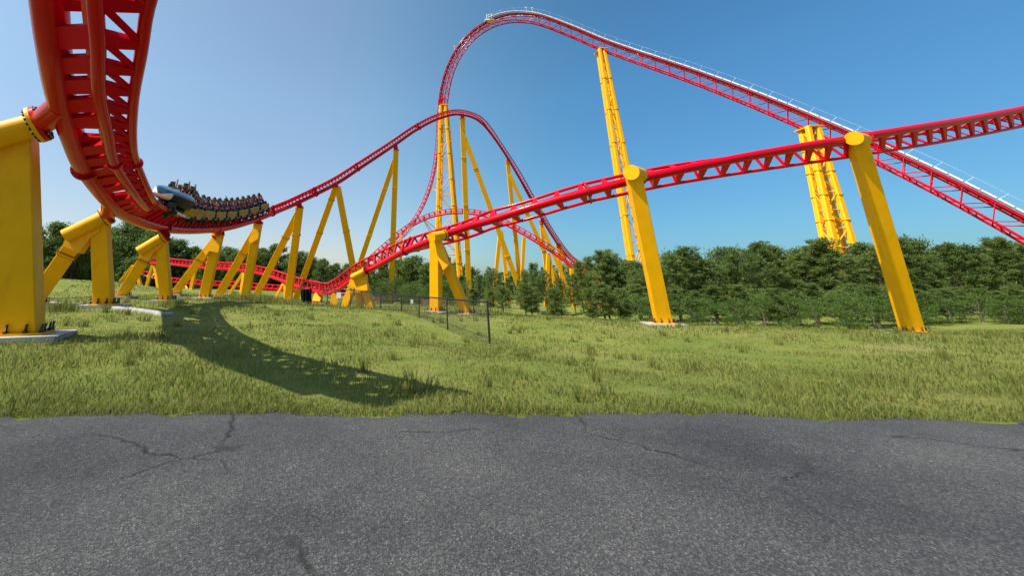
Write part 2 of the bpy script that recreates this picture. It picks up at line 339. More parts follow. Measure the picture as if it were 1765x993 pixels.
# ------------------------------------------------------------------ terrain
anch = [(V(0, 0, 0), 1), (V(-8, 3, 0), 1), (V(9, 3, -.15), 1), (V(0, 8, 0), 1), (V(18, 6, -.5), 1), (V(-20, 4, .1), 1), (V(8, 14, -.7), 1), (V(-6, 14, .15), 1)]
for s in SUP:
    for lg in s['legs']:
        if lg[4] < 560: anch.append((P(lg[3], lg[4], lg[5]), 1))
for (x, y, d) in [(60, 480, 52), (110, 481, 56), (150, 484, 60), (200, 490, 70), (300, 497, 85), (-60, 478, 50), (-160, 478, 52), (400, 501, 80), (500, 506, 90), (560, 522, 36), (500, 535, 24), (400, 528, 25), (300, 532, 20), (840, 594, 16), (1000, 560, 50), (1150, 565, 40), (1300, 560, 50), (1600, 540, 60), (1000, 516, 100), (700, 545, 40)]:
    anch.append((P(x, y, d), 1))
for a in range(12):
    an = a / 12 * 2 * math.pi
    anch.append((V(300 * math.cos(an), 300 * math.sin(an) + 40, -1.5), 3)); anch.append((V(1200 * math.cos(an), 1200 * math.sin(an), -2), 30))
def ground_z(x, y):
    sw = sz = 0
    for p, k in anch:
        w = k / ((p.x - x) ** 2 + (p.y - y) ** 2 + 9) ** 1.6
        sw += w; sz += w * p.z
    return sz / sw + .03 * math.sin(x * .9 + 1) * math.sin(y * .7) + .02 * math.sin(x * 2.1) * math.cos(y * 1.7 + 2)
def geo(a, b, n, p=2.2):
    return [a + (b - a) * (i / n) ** p for i in range(n + 1)]
xs = sorted(set([round(-v, 3) for v in geo(0, 1500, 95, 2.6)] + [round(v, 3) for v in geo(0, 1500, 95, 2.6)]))
ys = sorted(set([round(-v - 1, 3) for v in geo(0, 800, 22, 3)] + [round(v - .8, 3) for v in geo(0, 2500, 150, 2.7)]))
g = MB()
vs = [V(x, y, ground_z(x, y)) for y in ys for x in xs]; nx = len(xs)
g.add(vs, [(j * nx + i, j * nx + i + 1, (j + 1) * nx + i + 1, (j + 1) * nx + i) for j in range(len(ys) - 1) for i in range(nx - 1)], 0, True)
m, n, l, b = newmat('lawn_grass')
geoN = n.new('ShaderNodeNewGeometry')
def noise(sc, det=6, rough=.6):
    q = n.new('ShaderNodeTexNoise'); q.inputs['Scale'].default_value = sc; q.inputs['Detail'].default_value = det; q.inputs['Roughness'].default_value = rough
    l.new(geoN.outputs['Position'], q.inputs['Vector']); return q
def ramp(src, stops):
    r = n.new('ShaderNodeValToRGB'); e = r.color_ramp.elements
    e[0].position, e[0].color = stops[0][0], (*stops[0][1], 1); e[1].position, e[1].color = stops[-1][0], (*stops[-1][1], 1)
    for p, c in stops[1:-1]: q = e.new(p); q.color = (*c, 1)
    l.new(src, r.inputs['Fac']); return r
def mixc(f, a, b_):
    mx = n.new('ShaderNodeMix'); mx.data_type = 'RGBA'; l.new(f, mx.inputs['Factor']); l.new(a, mx.inputs['A']); l.new(b_, mx.inputs['B']); return mx.outputs['Result']
big = ramp(noise(.22, 5).outputs['Fac'], [(.34, (.10, .145, .022)), (.5, (.165, .19, .032)), (.66, (.26, .225, .065))])
fine = ramp(noise(9, 8, .75).outputs['Fac'], [(.35, (.07, .11, .015)), (.55, (.165, .19, .032)), (.7, (.29, .25, .08))])
dirt = ramp(noise(.6, 6).outputs['Fac'], [(.60, (0, 0, 0)), (.72, (.5, .5, .5))])
dcol = ramp(noise(5, 6).outputs['Fac'], [(.3, (.16, .12, .07)), (.7, (.26, .2, .12))])
half = n.new('ShaderNodeValue'); half.outputs[0].default_value = .55
mid = ramp(noise(1.7, 7, .7).outputs['Fac'], [(.36, (.06, .10, .015)), (.5, (.16, .19, .032)), (.64, (.31, .26, .09))])
fm2 = mixc(half.outputs[0], mid.outputs['Color'], fine.outputs['Color']); c1 = mixc(half.outputs[0], big.outputs['Color'], fm2)
c2 = mixc(dirt.outputs['Color'], c1, dcol.outputs['Color'])
l.new(c2, b.inputs['Base Color']); b.inputs['Roughness'].default_value = .9; b.inputs['Specular IOR Level'].default_value = .15
bu = n.new('ShaderNodeBump'); bu.inputs['Strength'].default_value = .9; bu.inputs['Distance'].default_value = .06
l.new(noise(14, 8, .8).outputs['Fac'], bu.inputs['Height']); l.new(bu.outputs['Normal'], b.inputs['Normal'])
tag(g.build('ground', m), 'grassy ground with dry patches sloping gently down to the right', None, None, 'structure')

# asphalt service path under the photographer
pth = MB(); W = 5.2
def path_pt(t, s):                      # t along x, s across
    c = V(t, 4.1 + .05 * t + .0012 * t * t, 0); return V(c.x, c.y - W / 2 + s * W, 0)
N = 500; pv = []; ns = 9
for i in range(N + 1):
    t = -45 + 110 * i / N
    for j in range(ns): 
        q = path_pt(t, j / (ns - 1)); q.y -= 1.0
        if j == ns - 1: q.y += .09 * math.sin(t * 3.1) + .06 * math.sin(t * 7.7 + 1) + .05 * math.sin(t * 17)
        q.z = ground_z(q.x, q.y) + (.05 if 0 < j < ns - 1 else .004); pv.append(q)
pth.add(pv, [(i * ns + j, (i + 1) * ns + j, (i + 1) * ns + j + 1, i * ns + j + 1) for i in range(N) for j in range(ns - 1)], 0, True)
m, n, l, b = newmat('asphalt'); ASPH = m
geoN = n.new('ShaderNodeNewGeometry')
def vor(sc, feat='F1'):
    q = n.new('ShaderNodeTexVoronoi'); q.inputs['Scale'].default_value = sc; q.feature = feat; l.new(geoN.outputs['Position'], q.inputs['Vector']); return q
v1 = vor(95); v2 = vor(38)
stone = ramp(v1.outputs['Color'], [(.0, (.022, .022, .023)), (.55, (.05, .05, .05)), (.85, (.10, .098, .092)), (1, (.2, .19, .175))])
stain = ramp(noise(.35, 7, .65).outputs['Fac'], [(.32, (.55, .55, .56)), (.5, (1, 1, 1)), (.7, (1.5, 1.45, 1.38))])
mu_ = n.new('ShaderNodeMix'); mu_.data_type = 'RGBA'; mu_.blend_type = 'MULTIPLY'; mu_.inputs['Factor'].default_value = 1
l.new(stone.outputs['Color'], mu_.inputs['A']); l.new(stain.outputs['Color'], mu_.inputs['B'])
# cracks: thin irregular cell borders, bent by noise
nz = noise(1.1, 5, .7); wv = n.new('ShaderNodeVectorMath'); wv.operation = 'MULTIPLY_ADD'; wv.inputs[1].default_value = (.6, .6, 0); l.new(nz.outputs['Color'], wv.inputs[0]); l.new(geoN.outputs['Position'], wv.inputs[2])
cr1 = n.new('ShaderNodeTexVoronoi'); cr1.feature = 'DISTANCE_TO_EDGE'; cr1.inputs['Scale'].default_value = .33; l.new(wv.outputs[0], cr1.inputs['Vector'])
ck = ramp(cr1.outputs['Distance'], [(.0, (0, 0, 0)), (.003, (.2, .2, .2)), (.006, (1, 1, 1))])
cgate = ramp(noise(.5, 3).outputs['Fac'], [(.46, (1, 1, 1)), (.54, (0, 0, 0))])
cm = n.new('ShaderNodeMix'); cm.data_type = 'RGBA'; cm.blend_type = 'LIGHTEN'; cm.inputs['Factor'].default_value = 1; l.new(ck.outputs['Color'], cm.inputs['A']); l.new(cgate.outputs['Color'], cm.inputs['B'])
mc = n.new('ShaderNodeMix'); mc.data_type = 'RGBA'; mc.inputs['A'].default_value = (.012, .011, .01, 1); l.new(cm.outputs['Result'], mc.inputs['Factor']); l.new(mu_.outputs['Result'], mc.inputs['B'])
l.new(mc.outputs['Result'], b.inputs['Base Color']); b.inputs['Roughness'].default_value = .9; b.inputs['Specular IOR Level'].default_value = .3
bu = n.new('ShaderNodeBump'); bu.inputs['Strength'].default_value = .7; bu.inputs['Distance'].default_value = .012
l.new(v1.outputs['Distance'], bu.inputs['Height']); l.new(bu.outputs['Normal'], b.inputs['Normal'])
tag(pth.build('path', ASPH), 'dark asphalt service path in the foreground', None, None, 'structure')
# ------------------------------------------------------------------ track builder
def bolts(mb, c, ax, r, n_, size, off):
    ax = ax.normalized(); u = ax.orthogonal().normalized(); w = ax.cross(u)
    for k in range(n_):
        a = 2 * math.pi * (k + .5) / n_; q = c + (u * math.cos(a) + w * math.sin(a)) * r
        for s_ in (-1, 1): mb.tube([q + ax * s_ * off, q + ax * s_ * (off + size * 1.3)], size, 6)
FR = {}
def track(key, name, label, st, step, spacing, rs, rr, near=True, flanges=(), web=True, indiv=100, grp='coaster track runs'):
    fr, L = resample(keys_fit(st, {'A': R_A, 'B': R_B}.get(key, {}), 0 if key == 'B' else 1, EXPL if key == 'A' else ()), step)
    FR[key] = fr
    root = thing(name, label, 'roller coaster track', fr[0]['S'], grp)
    seg = 20 if near else 10
    m_ = MB(); m_.tube([f['S'] for f in fr], rs, seg); m_.build('spine', RED, root)
    for s_ in (-1, 1):
        m_ = MB(); m_.tube([f['RR' if s_ > 0 else 'RL'] for f in fr], [rr * (1 + (.18 if s_ < 0 else .08) * max(0, min(1, (30 - (f['S'] - EYE).length) / 8))) if key == 'A' else rr for f in fr], 14 if near else 8); ro = m_.build('rail', RED, root)
        if key == 'A' and s_ < 0:      # flat web running along the inner side of the lower rail
            w_ = MB(); ring = []
            for f in fr:
                if (f['S'] - EYE).length > 27: break
                d = (f['S'] - f['RL']).normalized(); nn_ = d.cross(f['T']).normalized() * .05
                ring.append([f['RL'] + d * .1 + nn_, f['RL'] + d * .34 + nn_, f['RL'] + d * .34 - nn_, f['RL'] + d * .1 - nn_])
            for a_, c_ in zip(ring, ring[1:]):
                for q_ in range(4): w_.add([a_[q_], a_[(q_ + 1) % 4], c_[(q_ + 1) % 4], c_[q_]], [(0, 1, 2, 3)], 0, False)
            w_.build('rail_web', RED, ro)
    ties = []
    k = max(1, round(spacing / (L / (len(fr) - 1))))
    for i in range(k // 2, len(fr) - k, k):
        f, f2 = fr[i], fr[i + k]; t = MB()
        RL, RR, RL2 = f['RL'], f['RR'], f2['RL']
        T = f['T']
        heavy = key == 'A' and (f['S'] - EYE).length < 30
        for q in (RL, RR):
            d = (q - f['S']).normalized(); nrm = d.cross(T).normalized()
            a0 = f['S'] + d * rs * .7; a1 = q - d * rr * .6
            if heavy and q is RL:
                if (i // k) % 6 == 2: continue
                t.plate([a0 - T * .3, a0 + T * .3, a1 + T * .3, a1 - T * .3], nrm, .2)
            elif near and key == 'B':
                t.plate([a0 - T * .36, a0 + T * .14, a1 + T * .11, a1 - T * .09], nrm, .15)
            elif near and (f['S'] - EYE).length > 46: t.beam(a0, a1, .13, .1, T)
            elif near: t.plate([a0 - T * .2, a0 + T * .2, a1 + T * .12, a1 - T * .12], nrm, .14)
            else: t.beam(a0, a1, .22, .16, T)
        if heavy:
            xv = (RR - RL).normalized(); nn_ = xv.cross(T).normalized()
            t.plate([RL - T * .17, RL + T * .17, RR + T * .11, RR - T * .11], nn_, .16); t.tube([RL, f2['RR']], .075, 10, cap=False)
            # gusset between spine, lower rail and far rail
            t.plate([f['S'] + (RL - f['S']) * .55, RL, RL + (RR - RL) * .4], T, .07)
        elif near: t.tube([RL, RR], .085 if (f['S'] - EYE).length < 46 else .055, 8, cap=False)
        else: t.beam(RL, RR, .2, .14, T)
        if key == 'A' and not heavy: t.tube([RL, f2['RR']], .045, 6, cap=False)
        ties.append(((f['M'] - EYE).length if proj(f['M'])[2] > 0 and -20 < proj(f['M'])[0] < 1785 and proj(f['M'])[1] > -40 else 1e4 , t))
    ties.sort(key=lambda a: a[0]); rest = MB()
    for j, (d, t) in enumerate(ties):
        if j < indiv and d < 1e4: t.build('crosstie', REDT if key == 'A' else RED, root)
        else:
            o = len(rest.v); rest.v += t.v; rest.f += [tuple(o + q for q in f_) for f_ in t.f]; rest.m += t.m; rest.s += t.s
    if rest.v:
        tag(rest.build('crossties', RED, root), kind='stuff')
    for (fx, fy) in flanges:
        f = min(fr, key=lambda q: (proj(q['S'])[0] - fx) ** 2 + (proj(q['S'])[1] - fy) ** 2)
        fm = MB(); bm_ = MB(); sc_ = 1 if near else 1
        fm.disc(f['S'], f['T'], rs * 1.38, .1)
        bolts(bm_, f['S'], f['T'], rs * 1.22, 18, .034, .05)
        for s_ in (-1, 1):
            q = f['RR' if s_ > 0 else 'RL']; d = (q - f['S']).normalized()
            fm.disc(q, f['T'], rr * 1.7, .1, 16)
            a0 = f['S'] + d * rs; wv = d.cross(f['T'])
            fm.plate([a0 - wv * .2, q - wv * .12, q + wv * .12, a0 + wv * .2], f['T'], .098)
            Lw = (q - a0).length
            for kk in range(4):
                c = a0 + d * Lw * (kk + .7) / 4.6
                for w_ in (-1, 1):
                    for e in (-1, 1): bm_.tube([c + wv * w_ * .12 + f['T'] * e * .05, c + wv * w_ * .12 + f['T'] * e * .085], .026, 6)
        fo = fm.build('joint_flange', RED, root); bm_.build('bolt_ring', BOLT, fo)
    return root
G_T = 'red coaster track runs'
trA = track('A', 'coaster_track', 'red track of the big left turn, under the train and over the tall hill', ST_A, .3, 1.05, .30, .115,
            flanges=[(150, 293), (284, 392), (470, 368), (545, 334), (617, 291), (724, 221)], grp=G_T)
trB = track('B', 'coaster_track', 'bright red near track rising from the dip behind the fence to the right', ST_B, .3, 1.35, .265, .105,
            flanges=[(700, 434), (1017, 329)], grp=G_T)
trC = track('C', 'coaster_track', 'red airtime hill track arching low across the front of the lift tower', ST_C, .8, 1.6, .26, .13, near=False, indiv=0, grp=G_T)
trF = track('F', 'coaster_track', 'thin red first drop track plunging steeply just left of the tall lattice tower', ST_F, .8, 1.7, .22, .13, near=False, indiv=0, grp=G_T)
trG = track('G', 'coaster_track', 'lowest far red track running flat behind the left hand supports', ST_G, .8, 1.6, .24, .13, near=False, indiv=0, grp=G_T)

# ------------------------------------------------------------------ supports
def to_ground(p0, p1):
    d = (p1 - p0).normalized(); q = p1.copy()
    for _ in range(12):
        dz = q.z - (ground_z(q.x, q.y) + .12); q = q + d * (dz / max(.2, -d.z))
    return q
for si, s in enumerate(SUP):
    grp = G_A if si < NA else ('yellow supports of the near rising track' if si < NB else 'small far yellow supports')
    key, jy = s['joint']
    jx = s['legs'][0][0] if not s['cap'] else s['cap'][3]
    near = s['legs'][0][2] < 60
    f = min(FR[key], key=lambda q: (proj(q['S'])[0] - jx) ** 2 + (proj(q['S'])[1] - jy) ** 2 * .35)
    yw = R(s['yaw']); xd = V(math.cos(yw), math.sin(yw), 0); yd = V(-xd.y, xd.x, 0)
    ends = []
    for lg in s['legs']:
        p0, p1 = P(*lg[:3]), P(*lg[3:6]); ends.append((p0, to_ground(p0, p1), lg[6] / F * lg[2], lg[7]))
    base = ends[0][1]
    root = thing('track_support', s['label'], 'coaster support', (base.x, base.y, ground_z(base.x, base.y)), grp)
    for li, (p0, p1, wm, spl) in enumerate(ends):
        w = wm / (math.cos(yw) + .75 * abs(math.sin(yw))) if near else wm * .93
        d = w * (.75 if si < NB else .9)
        lm = MB(); lm.beam(p0, p1, w, d, xd, w * 1.04, d * 1.04, ch=.03)
        lo = lm.build('column' if li == 0 else 'brace', YEL, root)
        ax = (p1 - p0).normalized()
        for t in spl:
            c = p0 + (p1 - p0) * t; fm = MB()
            fm.beam(c - ax * .05, c - ax * .006, w * 1.22, d * 1.25, xd, ch=.05); fm.beam(c + ax * .006, c + ax * .05, w * 1.22, d * 1.25, xd, ch=.05)
            fo = fm.build('splice_flange', YEL, lo)
            if c.y < 75:
                bm_ = MB(); x_ = (xd - ax * xd.dot(ax)).normalized(); y_ = ax.cross(x_)
                for k in range(9):
                    for (u, v_) in ((-w * .56, (k / 8 - .5) * d * 1.1), (w * .56, (k / 8 - .5) * d * 1.1), ((k / 8 - .5) * w * 1.05, -d * .57), ((k / 8 - .5) * w * 1.05, d * .57)):
                        q = c + x_ * u + y_ * v_; bm_.tube([q - ax * .1, q + ax * .1], .022, 6)
                bm_.build('bolt_row', BOLT, fo)
        # footing
        gz = ground_z(p1.x, p1.y)
        if p1.y < 95:
            fm = MB(); pw = w * (1.9 if near else 1.6)
            fm.beam(V(p1.x, p1.y, gz - .3), V(p1.x, p1.y, gz + .1), pw * 1.35, pw * 1.15, xd, ch=.04); fm.build('footing', CONC, root)
            fm = MB(); fm.beam(V(p1.x, p1.y, gz + .102), V(p1.x, p1.y, gz + .15), w * 1.5, d * 1.55, xd, ch=.02); bo = fm.build('base_plate', YEL, root)
            if p1.y < 60:
                spots = [(u, v_) for u in (-.66, -.25, .25, .66) for v_ in (-.68, .68)] + [(u, v_) for v_ in (-.3, .3) for u in (-.66, .66)]
                for u, v_ in spots:
                    bm_ = MB(); q = V(p1.x, p1.y, gz + .13) + xd * u * w + yd * v_ * d
                    bm_.tube([q, q + V(0, 0, .03), q + V(0, 0, .031), q + V(0, 0, .09), q + V(0, 0, .091), q + V(0, 0, .24)], [.028, .028, .055, .055, .028, .028], 6)
                    bm_.build('anchor_bolt', BOLT, bo)
    if s['gusset']:
        # plate lying in the plane of the column and brace
        p0, d0 = ends[0][0], s['legs'][0][2]
        nrm = yd if s['yaw'] > -10 else V(.25, 1, 0).normalized() * -1
        poly = []
        for (x, y) in s['gusset']:
            r_ = P(x, y, 1) - EYE; t = (p0 - EYE).dot(nrm) / r_.dot(nrm); poly.append(EYE + r_ * t)
        th = ends[0][2] / (math.cos(yw) + .75 * abs(math.sin(yw))) * .74 if near else ends[0][2] * .8
        gm = MB(); gm.plate(poly, nrm, th * .96); gm.build('gusset', YEL, root)
    # head tube + flange + red stub to the spine
    if s['cap']:
        c = s['cap']; a, b_ = P(*c[:3]), P(*c[3:6]); ax = (b_ - a).normalized()
        hm = MB(); hm.tube([a, b_ - ax * .06], c[6], 28); hm.disc(a + ax * .0, ax, c[6] * 1.02, .05); hm.build('head_tube', YEL, root)
        fm = MB(); fm.disc(b_ - ax * .05, ax, s['fl'], .09, 36); fo = fm.build('head_flange', YEL, root)
        bm_ = MB(); bolts(bm_, b_, ax, s['fl'] * .87, 20, .045, .09); bm_.build('bolt_ring', BOLT, fo)
        sm = MB(); e = f['S']
        sm.disc(b_ + ax * .05, ax, s['fl'], .085, 36); sm.tube([b_ + ax * .05, b_ + ax * .05 + (e - b_ - ax * .05) * 1.0], c[6] * .98, 24)
        sm.build('support_stub', RED, {'A': trA, 'B': trB, 'C': trC, 'G': trG}[key])
    elif near or s['fl'] >= .5:
        top = ends[0][0]; e = f['S']; ax = (e - top); 
        if ax.length < .05 or ax.length > 4: ax = V(0, 0, 1); e = top + V(0, 0, .5)
        sm = MB(); q = top + ax.normalized() * .05; sm.disc(q, ax, s['fl'], .12, 24); sm.tube([q, e], s['fl'] * .68, 16)
        # clamp ring round the spine
        sm.tube([f['S'] - f['T'] * .28, f['S'] + f['T'] * .28], .34 if key == 'A' else .32, 18)
        sm.build('support_stub', RED, {'A': trA, 'B': trB, 'C': trC, 'G': trG}[key])
        hm = MB(); w = ends[0][2]; hm.disc(top, ends[0][0] - ends[0][1], s['fl'] * 1.02, .08, 24); hm.build('head_flange', YEL, root)

# long concrete foundation strip in the left foreground
fs = MB(); prev = None
for (x, y, d) in [(-60, 522, 22), (60, 525, 20.6), (130, 530, 18.5), (200, 535, 17), (290, 541, 15.6)]:
    q = P(x, y, d); q.z = ground_z(q.x, q.y) + .02
    if prev is not None: fs.beam(prev, q, .55, .16, V(0, 1, 0), ch=.02)
    prev = q
tag(fs.build('concrete_strip', CONC), 'pale concrete foundation strip in the grass at lower left', None, None, 'structure')

# ------------------------------------------------------------------ lift hill box truss and towers
ST_E = [(763, 181, 137), (766, 158, 137.5), (774, 125, 138.5), (789, 92, 139.5), (812, 63, 140), (842, 42, 140), (873, 31.5, 139), (905, 30.5, 136.5), (935, 36, 133), (985, 55, 127), (1035, 76.5, 121), (1085, 95, 115), (1120, 107, 110.5),
        (1200, 135, 102), (1320, 182, 90), (1480, 252, 77), (1640, 330, 66), (1860, 450, 55)]
ek = []
for i, (x, y, d) in enumerate(ST_E):
    ek.append((P(x, y, d), V(0, 0, 1), 1.0, 1.0))
fr0, L = resample([(k[0], k[0] + V(-.5, .2, 1), k[0] + V(.5, .2, 1)) for k in ek], 2.0)
lift = thing('lift_hill_track', 'red lattice truss of the highest hill with a pale walkway on top', 'lift hill track', fr0[0]['S'], G_T)
FR['E'] = fr0
side = None
chords = {k: [] for k in ((-1, -1), (1, -1), (-1, 1), (1, 1))}
nodes = []
for i, f in enumerate(fr0):
    T = f['T']
    hd = V(fr0[-1]['S'].x - fr0[8]['S'].x, fr0[-1]['S'].y - fr0[8]['S'].y, 0).normalized()
    X = V(-hd.y, hd.x, 0); X = (X - T * X.dot(T)).normalized(); U = T.cross(X)
    f['X2'], f['U2'] = X, U
    nodes.append({(a, c): f['S'] + X * a * .95 + U * c * 1.25 for a in (-1, 1) for c in (-1, 1)})
for k in chords:
    m_ = MB(); m_.tube([q[k] for q in nodes], .17 if k[1] > 0 else .2, 8); m_.build('chord', RED, lift)
lat = MB()
for i in range(len(nodes) - 1):
    a, c = nodes[i], nodes[i + 1]
    for s_ in (-1, 1):
        if i % 2: lat.tube([a[(s_, -1)], c[(s_, 1)]], .085, 6, cap=False)
        else: lat.tube([a[(s_, 1)], c[(s_, -1)]], .085, 6, cap=False)
        if i % 2: lat.tube([a[(-1, s_)], c[(1, s_)]], .08, 6, cap=False)
        else: lat.tube([a[(1, s_)], c[(-1, s_)]], .08, 6, cap=False)
        lat.tube([a[(-1, s_)], a[(1, s_)]], .09, 6, cap=False)
tag(lat.build('lattice', RED, lift), kind='stuff')
for s_ in (-1, 1):      # running rails on top
    m_ = MB(); m_.tube([f['S'] + f['X2'] * s_ * .55 + f['U2'] * 1.55 for f in fr0], .11, 8); m_.build('rail', RED, lift)
dk = MB()               # dark chain trough
for i in range(len(fr0) - 1):
    a, c = fr0[i], fr0[i + 1]
    dk.beam(a['S'] + a['U2'] * 1.35, c['S'] + c['U2'] * 1.35, .7, .14, a['X2'], ch=.01)
dk.build('chain_trough', BLACK, lift)
wk = MB(); hrs = {-1: MB(), 1: MB()}
i0 = next(i for i, f in enumerate(fr0) if proj(f['S'])[0] > 838)
for i in range(i0, len(fr0) - 1):
    a, c = fr0[i], fr0[i + 1]
    for s_ in (-1, 1):
        o1, o2 = a['X2'] * s_ * 1.5 + a['U2'] * 1.65, c['X2'] * s_ * 1.5 + c['U2'] * 1.65
        wk.beam(a['S'] + o1, c['S'] + o2 - (c['S'] - a['S']) * .12, .62, .22, a['X2'], ch=.02)
        hr = hrs[s_]
        for h_ in (1.1,):
            hr.tube([a['S'] + o1 * 1.1 + a['U2'] * h_, c['S'] + o2 * 1.1 + c['U2'] * h_], .022, 5, cap=False)
        if i % 2 == 0: hr.tube([a['S'] + o1 * 1.1, a['S'] + o1 * 1.1 + a['U2'] * 1.1], .025, 5, cap=False)
tag(wk.build('walkway_grating', WHITEG, lift), kind='stuff'); [q_.build('handrail', GALV, lift) for q_ in hrs.values()]
for (x, y) in [(793, 88), (843, 41), (905, 30), (915, 31)]:
    f = min(fr0, key=lambda q: (proj(q['S'])[0] - x) ** 2 + (proj(q['S'])[1] - y) ** 2)
    am = MB(); c = f['S'] + f['U2'] * 1.7
    am.tube([c, c + V(0, 0, 2.4)], .05, 6); am.box(c + V(0, 0, 2.5), .5, .3, .3)
    if x == 843:
        am.box(c + V(0, 0, -.4), 3.2, 2.6, .5); am.tube([c + V(1, 0, 0), c + V(1, 0, 3)], .09, 6); am.tube([c + V(-.7, 0, 0), c + V(-.7, 0, 2.6)], .09, 6)
    am.build('floodlight_mast' if x != 843 else 'service_platform', WHITEP, lift)

def tower(label, top, dtop, wt, wb, depth, base_px, dbase, arms=()):
    ct = P(top[0], top[1], dtop); cb = P(base_px[0], base_px[1], dbase)
    bz = ground_z(cb.x, cb.y); cb.z = bz
    root = thing('lattice_tower', label, 'support tower', (cb.x, cb.y, bz), 'tall yellow lattice towers')
    L_ = {}
    for a in (-1, 1):
        for c in (-1, 1):
            pt = ct + V(a * wt / 2 + c * .45, c * depth * .4, 0); pb = cb + V(a * wb / 2 + c * .6, c * depth / 2, 0); L_[(a, c)] = (pt, pb)
            m_ = MB(); m_.beam(pt, pb, .95, .9, V(1, 0, 0), 1.1, 1.0, ch=.22)
            lo = m_.build('leg', YEL, root)
            for t in (.14, .28, .42, .56, .7, .84):
                fm = MB(); q = pt + (pb - pt) * t; fm.disc(q, pb - pt, .7, .12, 12); fm.build('splice_flange', YEL, lo)
            fm = MB(); fm.box(V(pb.x, pb.y, pb.z + .1), 2, 2, .4, ch=.05); fm.build('footing', CONC, root)
    def pos(k, t): return L_[k][0] + (L_[k][1] - L_[k][0]) * t
    n_ = 10; sides = [((-1, -1), (1, -1)), ((-1, 1), (1, 1)), ((-1, -1), (-1, 1)), ((1, -1), (1, 1))]
    lat = MB()
    for i in range(n_ + 1):
        t = i / n_; t2 = (i + 1) / n_
        for a, c in sides:
            lat.tube([pos(a, t), pos(c, t)], .1, 6, cap=False)
            if i < n_:
                if i % 2: lat.tube([pos(a, t), pos(c, t2)], .11, 6, cap=False)
                else: lat.tube([pos(c, t), pos(a, t2)], .11, 6, cap=False)
    lat.build('lattice_bracing', YEL, root)
    fm = MB(); fm.box(ct + V(0, 0, .1), wt + 1.1, depth * .8 + 1.1, .25, ch=.03); fm.build('head_plate', YEL, root)
    for (t, px, py, d) in arms:
        q = P(px, py, d); am = MB()
        am.tube([pos((-1, -1), t), q], .12, 6); am.tube([pos((-1, 1), t + .05), q], .12, 6); am.tube([pos((-1, -1), t + .07), q], .1, 6)
        am.build('track_arm', YEL, root)
    return root
tower('tall yellow lattice tower with two leg lines under the red first drop', (765, 184), 137, 1.6, 7.4, 3.4, (774, 492), 118,
      arms=[(.12, 757, 215, 135), (.42, 743, 322, 131.5), (.68, 727, 374, 118)])
tower('tall leaning yellow lattice tower at right holding up the lift hill', (1036, 88), 121, 1.3, 3.9, 3.6, (1107, 492), 99)
tower('yellow lattice tower of the lower lift hill beyond the pines far right', (1395, 222), 83, 2.0, 4.0, 3.0, (1460, 492), 70)

# catwalk by the airtime hill
cw = thing('maintenance_catwalk', 'grey maintenance catwalk hanging below the left flank of the airtime hill', 'catwalk', P(640, 458, 116))
m_ = MB(); pts = [P(x, y, d) for x, y, d in [(628, 470, 116), (645, 455, 115), (665, 438, 114.4), (690, 415, 114), (712, 394, 113.5)]]
for a, b_ in zip(pts, pts[1:]): m_.beam(a, b_, .9, .12, V(0, 1, 0), ch=.01)
m_.build('deck', GALV, cw)
m_ = MB(); m_.tube([p + V(0, -.4, 1.1) for p in pts], .06, 6); m_.tube([p + V(0, .4, 1.1) for p in pts], .06, 6)
for a, b_ in zip(pts, pts[1:]):
    for k in range(4):
        q = a + (b_ - a) * k / 4; m_.tube([q + V(0, -.4, 0), q + V(0, -.4, 1.1)], .05, 5); m_.tube([q + V(0, .4, 0), q + V(0, .4, 1.1)], .05, 5)
m_.build('handrail', GALV, cw)
# ------------------------------------------------------------------ train
fa = FR['A']
def near_px(x): return min(range(len(fa)), key=lambda i: abs(proj(fa[i]['M'])[0] - x) + (1e4 if fa[i]['M'].y > 60 else 0))
arc = [0]
for i in range(1, len(fa)): arc.append(arc[-1] + (fa[i]['M'] - fa[i - 1]['M']).length)
iA, iB = near_px(289), near_px(455); sA, sB = arc[iA], arc[iB]
NC_ = 8; pitch = (sB - sA) / NC_
def frame_at(s_):
    i = next(i for i in range(len(arc)) if arc[i] >= s_); t = (s_ - arc[i - 1]) / (arc[i] - arc[i - 1])
    a, b_ = fa[i - 1], fa[i]
    M = a['M'].lerp(b_['M'], t); T = a['T'].lerp(b_['T'], t).normalized(); U = a['U'].lerp(b_['U'], t); U = (U - T * U.dot(T)).normalized()
    Fw = -T; X = Fw.cross(U)
    m_ = Matrix.Identity(4)
    for r_ in range(3): m_[r_][0], m_[r_][1], m_[r_][2], m_[r_][3] = X[r_], Fw[r_], U[r_], M[r_]
    return m_
print('train pitch', pitch, 'depths', proj(fa[iA]['M'])[2], proj(fa[iB]['M'])[2])
mats = [frame_at(sA + pitch * (k + .5)) for k in range(NC_)]
org = mats[0].translation.copy()
train = thing('coaster_train', 'packed coaster train with blue nose and yellow side panels sweeping through the banked turn', 'coaster train', org)
def part_at(mb, name, mt, M, parent):
    ob = mb.build(name, mt, None); ob.parent = train if parent is None else parent
    if parent is None: ob.matrix_local = Matrix.Translation(-org) @ M
    return ob
PL = pitch * .47
